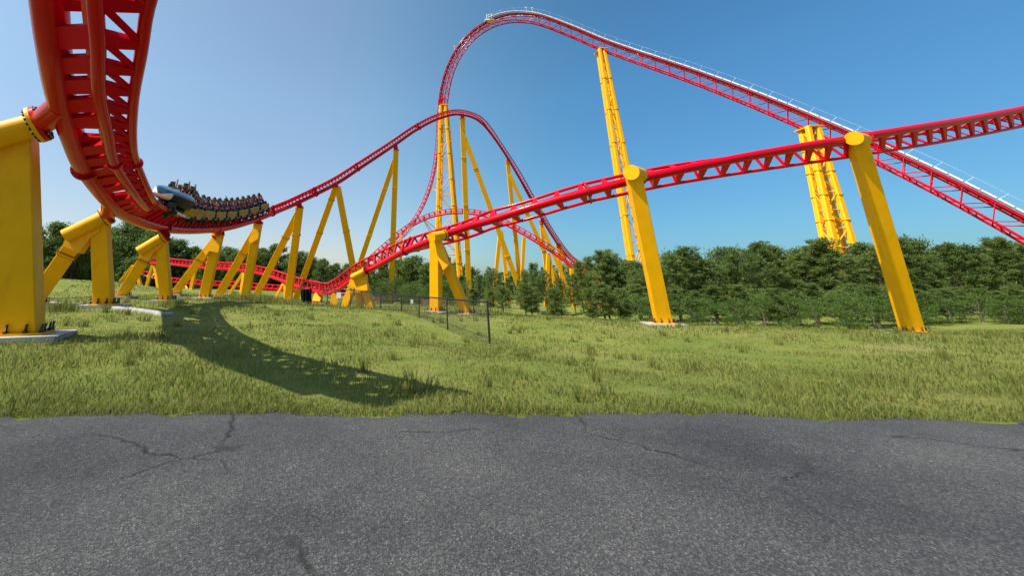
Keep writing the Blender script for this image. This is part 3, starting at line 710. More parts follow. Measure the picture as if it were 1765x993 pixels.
def car_parts():
    c = MB()
    c.beam(V(0, -PL, .16), V(0, PL * .98, .16), 1.15, .22, V(1, 0, 0), ch=.05)      # chassis
    c.beam(V(0, -PL * .96, .36), V(0, PL * .96, .36), 1.3, .16, V(1, 0, 0), ch=.04)
    c.tube([V(0, -PL - .18, .12), V(0, PL + .1, .12)], .09, 10)                        # coupling bar
    # knee bucket walls
    for y in (-PL * .98, PL * .02): c.beam(V(-.62, y, .5), V(.62, y, .5), .06, .5, V(0, 1, 0), ch=.02)
    parts = [('car', c, NAVY)]
    subs = []
    for s_ in (-1, 1):
        p = MB()
        p.plate([V(s_ * .68, -PL * .86, .04), V(s_ * .68, PL * .74, .04), V(s_ * .9, PL * .86, .44), V(s_ * .9, -PL * .74, .44)], V(1, 0, -.33 * s_), .05)
        subs.append(('side_panel', p, PANELY))
        p = MB(); p.beam(V(s_ * .66, -PL * .99, .0), V(s_ * .66, PL * .97, .0), .1, .09, V(1, 0, 0), ch=.02); subs.append(('side_sill', p, CHROME))
        for y in (-PL * .62, PL * .55):
            w = MB()
            w.beam(V(s_ * .5, y, .1), V(s_ * .62, y, -.16), .16, .32, V(0, 1, 0), ch=.03)
            w.tube([V(s_ * .44, y - .14, .2), V(s_ * .58, y - .14, .2)], .13, 14); w.tube([V(s_ * .44, y + .14, .2), V(s_ * .58, y + .14, .2)], .13, 14)
            w.tube([V(s_ * .5, y, -.27), V(s_ * .6, y, -.27)], .11, 14); w.tube([V(s_ * .72, y, -.07), V(s_ * .72, y, .06)], .1, 14)
            subs.append(('wheel_assembly', w, RUBBER))
    for y in (-PL * .55, PL * .45):
        for x in (-.34, .34):
            p = MB()
            p.beam(V(x, y + .12, .5), V(x, y + .12, .64), .5, .52, V(1, 0, 0), ch=.05)
            p.beam(V(x, y - .16, .5), V(x, y - .3, 1.38), .5, .12, V(1, 0, 0), .4, .1, ch=.04)
            p.beam(V(x, y - .3, 1.3), V(x, y - .32, 1.62), .3, .1, V(1, 0, 0), .24, .08, ch=.04)
            subs.append(('seat', p, SEATB))
            p = MB()
            p.tube([V(x - .16, y - .2, 1.25), V(x - .17, y + .06, 1.22), V(x - .16, y + .2, .95), V(x, y + .24, .82), V(x + .16, y + .2, .95), V(x + .17, y + .06, 1.22), V(x + .16, y - .2, 1.25)], .045, 8)
            p.tube([V(x - .22, y + .22, .82), V(x + .22, y + .22, .82)], .05, 8)
            subs.append(('lap_restraint', p, HARN))
    return parts, subs
parts, subs = car_parts()
proto_car = parts[0][1].build('car', NAVY); proto_subs = [m_.build(n_, mt) for n_, m_, mt in subs]
for k, M in enumerate(mats):
    if k == 0: c = proto_car; ss = proto_subs
    else:
        c = proto_car.copy(); COL.objects.link(c); ss = []
        for q in proto_subs: r_ = q.copy(); COL.objects.link(r_); ss.append(r_)
    c.parent = train; c.matrix_local = Matrix.Translation(-org) @ M @ Matrix.Scale(1.36, 4, V(0, 0, 1)) @ Matrix.Scale(1.2, 4, V(1, 0, 0))
    for q in ss: q.parent = c
# nose
nm = MB(); secs = []; NS = 20; NK = 28
for i in range(NS + 1):
    t = i / NS; y = 2.5 * t - 1.1
    w = .74 * (1 - .45 * t ** 2.2) * math.sqrt(max(0, 1 - t ** 6 * .96)); zt = .98 - .30 * t ** 1.8; zb = .24 + .12 * t ** 2
    if t > .85: q = (t - .85) / .15; zt -= .22 * q * q; zb += .1 * q * q
    zc, hh = (zt + zb) / 2, (zt - zb) / 2; ring = []
    for k in range(NK):
        a = 2 * math.pi * k / NK; ca, sa = math.cos(a), math.sin(a)
        ring.append(V(w * math.copysign(abs(ca) ** .62, ca), y, zc + hh * math.copysign(abs(sa) ** .62, sa)))
    secs.append(ring)
for i in range(NS):
    for k in range(NK):
        k2 = (k + 1) % NK; a = 2 * math.pi * (k + .5) / NK; sa = math.sin(a); t = i / NS
        mi = 1
        if sa > .55: mi = 0
        elif .2 < sa <= .55: mi = 2 if sa > .38 else 0
        if t > .8 and sa < .5: mi = 3
        if sa < -.75: mi = 1 if t < .8 else 3
        nm.add([secs[i][k], secs[i][k2], secs[i + 1][k2], secs[i + 1][k]], [(0, 1, 2, 3)], mi, True)
nm.add(secs[-1], [tuple(range(NK))], 3); nm.add(secs[0], [tuple(range(NK))[::-1]], 1)
Mn = frame_at(sA - 1.55)
nb = part_at(nm, 'nose_cone', [TEAL, NAVY, CHROME, WHITEP], Mn @ Matrix.Translation((0, 0, .05)) @ Matrix.Scale(1.36, 4), None)
q = MB(); q.beam(V(0, -1.1, .1), V(0, 1.2, .12), 1.0, .2, V(1, 0, 0), .6, .16, ch=.04); o = q.build('nose_chassis', NAVY); o.parent = nb
q = MB()
for s_ in (-1, 1): q.beam(V(s_ * .62, -1.2, .02), V(s_ * .55, 1.0, .06), .09, .1, V(1, 0, 0), ch=.02)
o = q.build('nose_sill', WHITEP); o.parent = nb
for s_ in (-1, 1):
    w = MB(); y = .85
    w.beam(V(s_ * .5, y, .1), V(s_ * .62, y, -.16), .2, .42, V(0, 1, 0), ch=.03)
    w.tube([V(s_ * .44, y - .16, .2), V(s_ * .6, y - .16, .2)], .15, 16); w.tube([V(s_ * .44, y + .2, .2), V(s_ * .6, y + .2, .2)], .15, 16)
    w.tube([V(s_ * .5, y, -.28), V(s_ * .6, y, -.28)], .12, 14); w.tube([V(s_ * .74, y, -.08), V(s_ * .74, y, .08)], .11, 14)
    o = w.build('wheel_assembly', RUBBER); o.parent = nb

# ------------------------------------------------------------------ riders
def cmat(name, c, r_=.7): return mat(name, c, r_, var=.15, scale=9)
SKIN = [cmat('skin_light', (.42, .21, .14), .5), cmat('skin_tan', (.28, .14, .08), .5), cmat('skin_dark', (.13, .06, .035), .5)]
SHIRT = {'black': (.015, .015, .018), 'dark grey': (.05, .055, .06), 'navy': (.02, .03, .08), 'yellow': (.62, .70, .03), 'white': (.5, .5, .51), 'red': (.42, .02, .03), 'dark green': (.03, .08, .04), 'blue': (.05, .12, .4), 'brown': (.12, .07, .05), 'teal': (.03, .16, .17)}
SHM = {k: cmat('shirt_' + k.replace(' ', '_'), v) for k, v in SHIRT.items()}
HAIRM = [cmat('hair_dark', (.02, .014, .01), .5), cmat('hair_brown', (.07, .035, .015), .5), cmat('hair_blond', (.2, .12, .05), .5)]
JEANS = cmat('denim', (.04, .06, .12)); SHOE = cmat('shoe', (.05, .05, .05)); EYEM = cmat('eye_dark', (.01, .01, .01), .2)
def person_mesh(arms):
    sk = [(V(0, 0, 0), .135), (V(0, -.04, .17), .12), (V(0, -.06, .36), .15), (V(0, -.05, .50), .08), (V(0, -.02, .60), .055), (V(0, 0, .67), .06)]
    ed = [(0, 1), (1, 2), (2, 3), (3, 4), (4, 5)]; segm = [(0, 1, 0), (1, 2, 0), (2, 3, 0), (3, 4, 1), (4, 5, 1)]
    hands = []
    for s_, pose in ((-1, arms[0]), (1, arms[1])):
        b0 = len(sk)
        sk += [(V(s_ * .11, .08, -.01), .095), (V(s_ * .15, .46, .05), .068), (V(s_ * .14, .56, -.34), .048), (V(s_ * .14, .7, -.4), .042)]
        ed += [(0, b0), (b0, b0 + 1), (b0 + 1, b0 + 2), (b0 + 2, b0 + 3)]; segm += [(0, b0, 2), (b0, b0 + 1, 2), (b0 + 1, b0 + 2, 2), (b0 + 2, b0 + 3, 3)]
        b0 = len(sk)
        if pose == 'up': e, w, h = V(s_ * .31, .14, .62), V(s_ * .27, .26, .88), V(s_ * .26, .3, .97)
        elif pose == 'out': e, w, h = V(s_ * .36, .16, .40), V(s_ * .34, .42, .56), V(s_ * .33, .5, .6)
        else: e, w, h = V(s_ * .28, .06, .22), V(s_ * .18, .27, .36), V(s_ * .15, .34, .4)
        sk += [(V(s_ * .19, -.05, .46), .07), (e, .047), (w, .033), (h, .038)]
        ed += [(2, b0), (b0, b0 + 1), (b0 + 1, b0 + 2), (b0 + 2, b0 + 3)]
        segm += [(2, b0, 0), (b0, b0 + 1, 0), (b0 + 1, b0 + 2, 1), (b0 + 2, b0 + 3, 1)]
        hands.append((w, h, s_))
    me = bpy.data.meshes.new('skel'); me.from_pydata([p for p, _ in sk], ed, [])
    ob = bpy.data.objects.new('skel', me); COL.objects.link(ob)
    md = ob.modifiers.new('s', 'SKIN'); md.use_smooth_shade = True
    for i, (p, r_) in enumerate(sk):
        me.skin_vertices[0].data[i].radius = (r_, r_ * (.8 if i in (1, 2) else 1))
    me.skin_vertices[0].data[0].use_root = True
    sb = ob.modifiers.new('d', 'SUBSURF'); sb.levels = 1; sb.render_levels = 1
    dg = bpy.context.evaluated_depsgraph_get(); ev = ob.evaluated_get(dg).to_mesh()
    mb = MB(); vs = [v.co.copy() for v in ev.vertices]
    def cls(p):
        best = 9e9; mi = 0
        for a, b_, m_ in segm:
            A, B = sk[a][0], sk[b_][0]; d = B - A; t = max(0, min(1, (p - A).dot(d) / d.length_squared)); q = (p - A - d * t).length - sk[a][1] * .5
            if q < best: best, mi = q, m_
        return mi
    for pl in ev.polygons:
        c = sum((vs[i] for i in pl.vertices), V(0, 0, 0)) / len(pl.vertices)
        mb.add([vs[i] for i in pl.vertices], [tuple(range(len(pl.vertices)))], cls(c), True)
    ob.evaluated_get(dg).to_mesh_clear(); bpy.data.objects.remove(ob); bpy.data.meshes.remove(me)
    # head with face
    hc = V(0, .01, .76); rings = 12; sg = 16; hv = []
    for i in range(rings + 1):
        th = math.pi * i / rings
        for k in range(sg):
            a = 2 * math.pi * k / sg; x, y, z = math.sin(th) * math.cos(a), math.sin(th) * math.sin(a), math.cos(th)
            sx = .078 * (1 - .25 * max(0, -z)); p = V(x * sx, y * .097 * (1 - .12 * max(0, -z)), z * .12)
            if y > .9 and abs(x) < .25 and -.35 < z < .12: p.y += .022
            hv.append(hc + p)
    hf = [(i * sg + k, (i + 1) * sg + k, (i + 1) * sg + (k + 1) % sg, i * sg + (k + 1) % sg) for i in range(rings) for k in range(sg)]
    mb.add(hv, hf, 1, True)
    for s_ in (-1, 1):
        mb.tube([hc + V(s_ * .03, .088, .015), hc + V(s_ * .03, .096, .015)], .011, 8, 4)
        mb.tube([hc + V(s_ * .074, 0, -.01), hc + V(s_ * .086, -.01, -.005)], .022, 8, 1)
    mb.beam(hc + V(-.022, .088, -.055), hc + V(.022, .088, -.055), .008, .012, V(0, 1, 0), mi=4, ch=.001)
    for w, h, s_ in hands:          # four unequal bent fingers and a thumb from the side of the palm
        d = (h - w).normalized(); sd = d.cross(V(0, 1, .2)).normalized(); bk = sd.cross(d)
        for j, (o_, L_) in enumerate([(-.028, .06), (-.01, .072), (.01, .068), (.027, .052)]):
            b_ = h + sd * o_ + d * .01
            mb.tube([b_, b_ + d * L_ * .55, b_ + d * L_ * .9 + bk * .02, b_ + d * L_ + bk * .035], [.0095, .009, .008, .006], 6, 1)
        b_ = h - d * .02 - sd * .03 * s_
        mb.tube([b_, b_ + d * .03 - sd * .03 * s_, b_ + d * .055 - sd * .036 * s_], [.012, .010, .007], 6, 1)
    me = bpy.data.meshes.new('person'); me.from_pydata(mb.v, [], mb.f)
    for m_ in (SHM['black'], SKIN[0], JEANS, SHOE, EYEM): me.materials.append(m_)
    me.polygons.foreach_set('material_index', mb.m); me.polygons.foreach_set('use_smooth', mb.s); me.update()
    return me
def hair_mesh(long):
    hc = V(0, .0, .765); mb = MB(); rings = 8; sg = 16; hv = []
    for i in range(rings + 1):
        for k in range(sg):
            a = 2 * math.pi * k / sg; front = math.sin(a)
            th = (math.pi * (.42 + (.2 if front < .3 else 0) + (.12 if long and front < .2 else 0))) * i / rings
            p = V(math.sin(th) * math.cos(a) * .09, math.sin(th) * math.sin(a) * .11 - .008, math.cos(th) * .135)
            p += V(random.uniform(-1, 1), random.uniform(-1, 1), random.uniform(-1, 1)) * .006
            hv.append(hc + p)
    mb.add(hv, [(i * sg + k, (i + 1) * sg + k, (i + 1) * sg + (k + 1) % sg, i * sg + (k + 1) % sg) for i in range(rings) for k in range(sg)], 0, True)
    if long:
        for k in range(14):
            x = (k - 6.5) / 6.5 * .08
            mb.tube([hc + V(x, -.07, 0), hc + V(x * 1.1, -.12, -.1), hc + V(x * 1.3, -.18 - .03 * random.random(), -.16)], [.03, .024, .006], 5)
    me = bpy.data.meshes.new('hair'); me.from_pydata(mb.v, [], mb.f); me.materials.append(HAIRM[0]); me.polygons.foreach_set('use_smooth', [True] * len(mb.f)); me.update()
    return me
POSES = [('up', 'up'), ('hold', 'hold'), ('out', 'up'), ('up', 'hold'), ('out', 'out')]
PTXT = ['both arms raised', 'hands on the restraint', 'one arm up', 'one arm raised', 'both arms forward']
pm = [person_mesh(p) for p in POSES]; hm_ = [hair_mesh(False), hair_mesh(True)]
ORD = ['front', 'second', 'third', 'fourth', 'fifth', 'sixth', 'seventh', 'eighth', 'ninth', 'tenth', 'eleventh', 'twelfth', 'thirteenth', 'fourteenth', 'fifteenth', 'last']
# which local side faces the camera?
nearside = -1 if proj(mats[2] @ V(-1, 0, 0))[2] < proj(mats[2] @ V(1, 0, 0))[2] else 1
shn = ['dark grey', 'black', 'dark grey', 'dark green', 'black', 'yellow', 'navy', 'black', 'white', 'brown', 'navy', 'black', 'teal', 'dark grey', 'blue', 'black']
shf = ['black', 'dark grey', 'red', 'black', 'navy', 'brown', 'black', 'dark grey', 'navy', 'black', 'dark grey', 'navy', 'brown', 'black', 'navy', 'dark grey']
rng = random.Random(3)
for k, M in enumerate(mats):
    for r_, y in enumerate((PL * .45, -PL * .55)):
        row = k * 2 + r_
        for s_ in (-1, 1):
            near_ = s_ == nearside; cname = (shn if near_ else shf)[row]
            pi_ = rng.choice([1, 1, 1, 4, 4, 1, 2, 3]) if row else (4 if near_ else 0)
            sk_ = rng.choice([0, 0, 1, 1, 2]); sc_ = rng.uniform(1.24, 1.34); lg = rng.random() < .35
            o = bpy.data.objects.new('person', pm[pi_]); COL.objects.link(o)
            o.matrix_world = M @ Matrix.Translation((s_ * .4, y + .06, .94)) @ Matrix.Rotation(rng.uniform(-.18, .18), 4, 'Z') @ Matrix.Rotation(rng.uniform(-.1, .08), 4, 'X') @ Matrix.Scale(sc_, 4)
            for si_, mt in ((0, SHM[cname]), (1, SKIN[sk_])):
                o.material_slots[si_].link = 'OBJECT'; o.material_slots[si_].material = mt
            tag(o, f"rider in {cname} shirt with {PTXT[pi_]}, {'near' if near_ else 'far'} side seat of {ORD[row]} row", 'person', 'riders in the coaster train')
            h = bpy.data.objects.new('hair', hm_[1 if lg else 0]); COL.objects.link(h); h.parent = o
            h.material_slots[0].link = 'OBJECT'; h.material_slots[0].material = rng.choice([HAIRM[0], HAIRM[0], HAIRM[1], HAIRM[1], HAIRM[2]] if sk_ < 2 and row > 1 else HAIRM[:1])

# ------------------------------------------------------------------ fences and signs
def fence(label, pts, post_px, height_fn, r_post=.035, wire=.14, thick=()):
    """pts: top line world points"""
    root = thing('chainlink_fence', label, 'fence', pts[0])
    rail = MB(); rail.tube(pts, .038, 6); rail.build('top_rail', BLACK, root)
    mesh = MB()
    for px in post_px:
        best = None
        for a, b_ in zip(pts, pts[1:]):
            for k in range(60):
                q = a + (b_ - a) * k / 59; e = abs(proj(q)[0] - px)
                if best is None or e < best[0]: best = (e, q)
        q = best[1]; m_ = MB(); r_ = r_post * (1.25 if px in thick else 1)
        m_.tube([V(q.x, q.y, ground_z(q.x, q.y) - .1), q + V(0, 0, .06)], r_, 8); m_.tube([q + V(0, 0, .06), q + V(0, 0, .12)], [r_ * 1.3, r_ * .3], 8)
        m_.build('post', BLACK, root)
    for a, b_ in zip(pts, pts[1:]):
        L_ = (b_ - a).length; n_ = int(L_ / wire); d = (b_ - a) / L_
        for k in range(-14, n_):
            for s_ in (0, 1):
                t0 = k * wire; 
                H0 = a.z - ground_z(a.x, a.y)
                lo, hi = (t0, t0 + H0) if s_ == 0 else (t0 + H0, t0)
                def pt(t, top):
                    t_ = max(0, min(L_, t)); frac = (t_ - lo) / (hi - lo) if hi != lo else 0
                    q = a + d * t_; gz = ground_z(q.x, q.y); return V(q.x, q.y, gz + (q.z - gz) * frac)
                A, B = pt(lo, 0), pt(hi, 1)
                if (A - B).length > .3: mesh.tube([A, B], .0045, 3, cap=False)
    mesh.build('wire_mesh', BLACK, root)
    return root
fp = [P(537, 498, 38), P(565, 499, 38), P(605, 499.5, 37), P(692, 508.5, 26), P(770, 515, 19.6), P(840, 521, 16)]
fence('black chain link fence in front of the three legged support, running to the right', fp, [537, 565, 605, 657, 692, 722, 770, 840], None, thick=(605, 840))
fp2 = [P(655, 511, 56), P(720, 512, 55), P(790, 517, 54)]
fence('farther black fence behind the near one with the brown board', fp2, [655, 696, 735, 770], None, r_post=.05, wire=.3)
sc = MB(); N_ = 26
top, bot = [], []
for i in range(N_ + 1):
    t = i / N_; x = 518.5 + 18.5 * t; fold = .22 * math.sin(t * 22) + .1 * math.sin(t * 51)
    d = 34 + fold
    yb = 512 + 26 * min(1, t * 1.5) ** .8 + 2.5 * math.sin(t * 17); yt = 499.5 - 2.5 * t
    top.append(P(x, yt, d)); bot.append(P(x, min(yb, 537 - 2 * max(0, t - .8) * 5), d + .3 * math.sin(t * 9)))
for i in range(N_):
    sc.plate([top[i], top[i + 1], bot[i + 1], bot[i]], V(.2, -1, 0), .03)
tag(sc.build('mesh_screen', BLACK, None, top[0].copy()), 'dark folded mesh screen hanging at the left end of the black fence', 'screen')
def sign(label, px, py, w, h, d, mt, cat='sign', post=True, stripes=None):
    c = P(px, py, d); W_, H_ = w / F * d, h / F * d
    root = thing('sign', label, cat, c)
    m_ = MB(); m_.beam(c + V(0, -.06, -H_ / 2), c + V(0, -.06, H_ / 2), W_, .03, V(1, 0, 0), ch=.01); m_.build('sign_plate', mt, root)
    if stripes:
        m_ = MB()
        for k in range(4): 
            z = c.z + H_ * (.3 - .2 * k); m_.beam(V(c.x - W_ * .4, c.y - .085, z), V(c.x + W_ * (.4 - .1 * (k % 2)), c.y - .085, z), .01, H_ * .05, V(0, 1, 0), ch=.001)
        m_.build('faded_print', stripes, root)
    if post:
        m_ = MB(); m_.tube([V(c.x, c.y, ground_z(c.x, c.y)), c], .03, 8); m_.build('post', GALV, root)
sign('white square sign on a post beside the lowest dip of the red track', 584, 509, 7.5, 9.5, 40.5, WHITEP)
sign('small white notice behind the fence right of the tall columns', 710, 520, 4.5, 6.5, 50, WHITEP)
sign('tiny white notice left of the white square sign', 563.5, 516.5, 2.8, 4, 50, WHITEP)
sign('brown board with pale lines between the trees and the near column', 733.5, 521.5, 13, 8, 52, SIGNB, 'board', True, CONC)
sign('dark maroon board in the shade below the pines at centre', 650, 516, 11, 7, 54, SIGNB, 'board')

# ------------------------------------------------------------------ trees
def rnd_unit(rg):
    while True:
        v = V(rg.uniform(-1, 1), rg.uniform(-1, 1), rg.uniform(-1, 1))
        if .05 < v.length < 1: return v.normalized()
def leafquad(mb, c, size, rg, aspect=.7, up=.35):
    nrm = (rnd_unit(rg) + V(0, 0, up)).normalized(); u = nrm.orthogonal().normalized(); a = rg.uniform(0, 6.28)
    w = nrm.cross(u); u, w = u * math.cos(a) + w * math.sin(a), w * math.cos(a) - u * math.sin(a)
    mb.v += [tuple(c + u * size), tuple(c + w * size * aspect), tuple(c - u * size), tuple(c - w * size * aspect)]
    o = len(mb.v) - 4; mb.f.append((o, o + 1, o + 2, o + 3)); mb.m.append(0); mb.s.append(False)
def broadleaf(seed, H, cw, ncl, leaves, low=.12):
    rg = random.Random(seed); cr_, tr = MB(), MB()
    lean = V(rg.uniform(-.5, .5), rg.uniform(-.5, .5), 0)
    tp = [V(0, 0, -.3), lean * .3 + V(0, 0, H * .3), lean * .7 + V(0, 0, H * .6), lean + V(0, 0, H * .86)]
    tr.tube(tp, [H * .026, H * .019, H * .012, H * .004], 8)
    for i in range(ncl):
        t = low + (1 - low) * (i + .5) / ncl; ang = i * 2.4 + rg.uniform(-.5, .5)
        prof = math.sin(math.pi * min(1, (t - low * .3) ** .75 * .93 + .02)) ** .6
        rad = cw * prof * rg.uniform(.25, 1.05); 
        c = V(math.cos(ang) * rad, math.sin(ang) * rad, H * t * rg.uniform(.93, 1.02)) + lean * t
        if i == ncl - 1: c = V(lean.x, lean.y, H * .95)
        b0 = V(lean.x * t * .6, lean.y * t * .6, H * max(.1, t - .22)); tr.tube([b0, (b0 + c) / 2 + V(0, 0, .25), c], [H * .008, H * .005, H * .002], 5, cap=False)
        cs = cw * rg.uniform(.2, .4)
        for j in range(int(leaves / ncl * (cs / (cw * .32)) ** 1.5)):
            d = V(rg.gauss(0, .52), rg.gauss(0, .52), rg.gauss(0, .4)) * cs
            leafquad(cr_, c + d, rg.uniform(.09, .2) * H / 10, rg)
    return cr_, tr
def pine(seed, H, cw, leaves):
    rg = random.Random(seed); cr_, tr = MB(), MB()
    tr.tube([V(0, 0, -.3), V(.1, 0, H * .4), V(-.05, .1, H * .8), V(0, 0, H)], [H * .02, H * .015, H * .008, .01], 8)
    nb_ = 62
    for i in range(nb_):
        t = .2 + .78 * i / nb_; ang = i * 2.4 + rg.uniform(-.6, .6)
        ln = cw * max(.12, math.sin(math.pi * (.12 + .82 * t))) ** .7 * rg.uniform(.4, 1.12) + .15
        z0 = H * t; tip = V(math.cos(ang) * ln, math.sin(ang) * ln, z0 + ln * rg.uniform(.15, .6))
        mid = V(math.cos(ang) * ln * .5, math.sin(ang) * ln * .5, z0 + ln * .05)
        tr.tube([V(0, 0, z0), mid, tip], [H * .005, H * .003, .01], 4, cap=False)
        for k in range(rg.randint(4, 7)):
            c = mid.lerp(tip, rg.uniform(-.2, 1.05)) + rnd_unit(rg) * ln * .22
            cs = rg.uniform(.28, .62) * H / 10
            for j in range(int(leaves / nb_ / 5.5)):
                d = rnd_unit(rg); d.z = d.z * .7 + .25; a = c + d * cs * rg.uniform(.1, .6); b_ = c + d * cs * rg.uniform(.9, 1.3)
                w = d.cross(rnd_unit(rg)).normalized() * .045 * H / 10
                o = len(cr_.v); cr_.v += [tuple(a - w), tuple(a + w), tuple(b_ + w * .6), tuple(b_ - w * .6)]; cr_.f.append((o, o + 1, o + 2, o + 3)); cr_.m.append(0); cr_.s.append(False)
    return cr_, tr
def mk(mb, name, mt):
    me = bpy.data.meshes.new(name); me.from_pydata(mb.v, [], mb.f); me.materials.append(mt); me.polygons.foreach_set('use_smooth', mb.s); me.update(); return me
VAR = {'broad': [], 'pine': [], 'bush': []}
for i in range(5):
    c, t = broadleaf(20 + i, 10, 2.5 + .3 * (i % 3), 40 + 5 * (i % 3), 12500); VAR['broad'].append((mk(c, 'crown', LEAF), mk(t, 'trunk', BARK)))
for i in range(4):
    c, t = pine(50 + i, 10, 1.9 + .4 * (i % 3), [5200, 7000, 6000, 9500][i]); VAR['pine'].append((mk(c, 'crown', NEEDLE), mk(t, 'trunk', BARK)))
for i in range(2):
    c, t = broadleaf(80 + i, 4, 2.1, 12, 3200, low=.05); VAR['bush'].append((mk(c, 'crown', LEAFL), mk(t, 'trunk', BARK)))
LAND = [(-400, 'beyond the left edge of the huge left column'), (70, 'between the huge left column and the next thick support'), (185, 'just right of the second thick support'), (260, 'behind the support under the train nose'),
        (310, 'between the braces under the middle of the train'), (375, 'behind the leaning legs below the train tail'), (450, 'behind the twin braces right of the train'), (520, 'in the opening of the wide A frame'),
        (610, 'behind the near track where it starts to climb'), (735, 'right of the near column with round head'), (800, 'right of the tallest column'), (850, 'around the slim rear A frame'), (900, 'below the middle of the airtime hill'),
        (955, 'where the airtime hill dips into the pines'), (1010, 'left of the big right hand pine'), (1062, 'at the foot of the right lattice tower'), (1125, 'right of the huge right column'), (1300, 'beyond the right column, near the lower tower'), (1480, 'at the far right')]
cnt = {}; rg = random.Random(11); TREES = []
def plant(kind, x, ytop, d, wide=1.0, row='', rgb=None):
    if kind != 'pine' and 170 < x < 620: d = max(d, 111 + (x * 7 % 9))
    q = P(x, 480, d); gz = ground_z(q.x, q.y)
    tp = P(x, ytop, 1) - EYE; k = q.y / tp.y; zt = EYE.z + tp.z * k
    H = max(1.5, zt - gz); nom = 4 if kind == 'bush' else 10
    TREES.append((kind, x, q.x, q.y, gz, H / nom, wide, row))
# skyline broadleaves at left
for x, y, d in [(-120, 392, 60), (-60, 400, 62), (-10, 398, 58), (30, 392, 60), (72, 383, 58), (95, 397, 62), (121, 391, 60), (150, 398, 64), (172, 392, 60), (205, 381, 60), (228, 388, 64), (252, 398, 68), (280, 412, 74), (303, 415, 76), (325, 424, 78), (350, 434, 82), (384, 428, 84), (408, 432, 86), (436, 436, 86), (447, 427, 88), (469, 422, 88),
                (498, 437, 92), (516, 436, 92), (532, 441, 94), (553, 447, 94), (580, 455, 98), (600, 456, 98), (628, 452, 96), (655, 449, 94), (684, 447, 94), (715, 444, 90), (738, 453, 92), (772, 470, 110), (795, 475, 112)]:
    plant('broad', x, y, d, rg.uniform(.95, 1.25), 'front')
for x in range(-160, 740, 27):      # lower second rank
    yt = 400 + max(0, (x - 70)) * .11 + rg.uniform(8, 22)
    plant('broad', x + rg.uniform(-7, 7), min(yt, 474), 68 + max(0, x - 70) * .055 + rg.uniform(0, 6), 1.3, 'rear')
for x in range(-100, 640, 24):
    plant('bush', x + rg.uniform(-8, 8), (468 if x < 300 else 477) + rg.uniform(-5, 6), 66 + max(0, x - 60) * .06, 1.5, 'low')
# pines at right
for x, y, d in [(732, 457, 84), (753, 470, 80), (775, 482, 82), (796, 478, 78), (824, 474, 72), (848, 463, 66), (874, 480, 66), (893, 484, 64), (905, 468, 62), (921, 455, 60), (938, 462, 62), (962, 474, 60), (985, 468, 62), (999, 446, 64), (1018, 444, 66), (1045, 433, 62), (1060, 441, 64), (1076, 454, 62),
                (1095, 466, 54), (1113, 464, 52), (1135, 460, 52), (1160, 440, 54), (1190, 428, 56), (1222, 446, 56), (1250, 458, 58), (1285, 432, 56), (1320, 418, 58), (1355, 450, 60), (1390, 438, 58), (1430, 414, 56), (1470, 446, 58), (1515, 436, 56), (1560, 408, 58), (1605, 442, 56), (1650, 420, 58), (1700, 440, 56), (1745, 412, 58), (1800, 430, 58)]:
    plant('pine', x, y + (6 if 930 < x < 1000 else 0), d, rg.uniform(.95, 1.3) if not 815 < x < 1025 else rg.uniform(.7, .9), 'front')
for x, y, d in [(1090, 452, 66), (1175, 436, 66), (1262, 430, 68), (1340, 424, 68), (1410, 428, 68), (1500, 420, 68), (1590, 416, 68), (1675, 424, 68), (1760, 414, 68)]:
    plant('broad', x, y, d, rg.uniform(1.0, 1.35), 'front')
for x in [822, 846, 870, 896, 920, 950, 1004] + list(range(1034, 1800, 32)):
    plant('pine', x + rg.uniform(-9, 9), 494 + rg.uniform(-9, 9), 47 + rg.uniform(-2, 4), 1.5, 'low')
for x in range(826, 1040, 30):
    plant('bush', x + rg.uniform(-9, 9), 505 + rg.uniform(-6, 6), 112 + rg.uniform(-6, 6), 1.9, 'rear')
for x in range(1040, 1800, 44):
    plant('bush', x + rg.uniform(-9, 9), 512 + rg.uniform(-6, 8), 43 + rg.uniform(-2, 4), 1.6, 'low')
for x in range(610, 830, 22):
    plant('bush', x + rg.uniform(-5, 5), 488 + rg.uniform(-5, 6), 74 + rg.uniform(-3, 5), 1.5, 'low')
TREES.sort(key=lambda t: t[1])
NMK = {'broad': ('broadleaf_tree', 'broadleaf tree', 'tree'), 'pine': ('pine_tree', 'pine', 'tree'), 'bush': ('bush', 'leafy bush', 'bush')}
ADJ = {'front': {'broad': 'tall skyline', 'pine': 'tall'}, 'rear': {'broad': 'dark second rank', 'bush': 'rear'}, 'low': {'pine': 'low young', 'bush': 'low bright'}}
for (kind, px, x, y, gz, s_, wide, row) in TREES:
    land = [t for a, t in LAND if a <= px][-1]; key = (kind, row, land); cnt[key] = cnt.get(key, 0) + 1
    i = cnt[key]; o_ = ['', 'second ', 'third ', 'fourth ', 'fifth ', 'sixth ', 'seventh ', 'eighth ', 'ninth '][min(i - 1, 8)]
    nm_, wd, cat = NMK[kind]; adj = ADJ[row].get(kind, '')
    lab = f"{adj} {wd} {land}" if i == 1 else f"{o_}{adj} {wd} from left {land}"
    var = rg.choice(VAR[kind]) if not (kind == 'pine' and 815 < px < 1025) else VAR['pine'][rg.choice([0, 0, 2])]
    if kind == 'bush' and px > 800: var = (var[0], var[1])
    r_ = thing(nm_, ' '.join(lab.split()[:16]), cat, (x, y, gz), {'broad': 'broadleaf trees behind the track', 'pine': 'pines at the right', 'bush': 'bushes along the wood edge'}[kind])
    r_.scale = (s_ * wide, s_ * wide, s_); r_.rotation_euler = (0, 0, rg.uniform(0, 6.28))
    for nm2, me in (('crown', var[0]), ('trunk', var[1])):
        o = bpy.data.objects.new(nm2, me); COL.objects.link(o); o.parent = r_
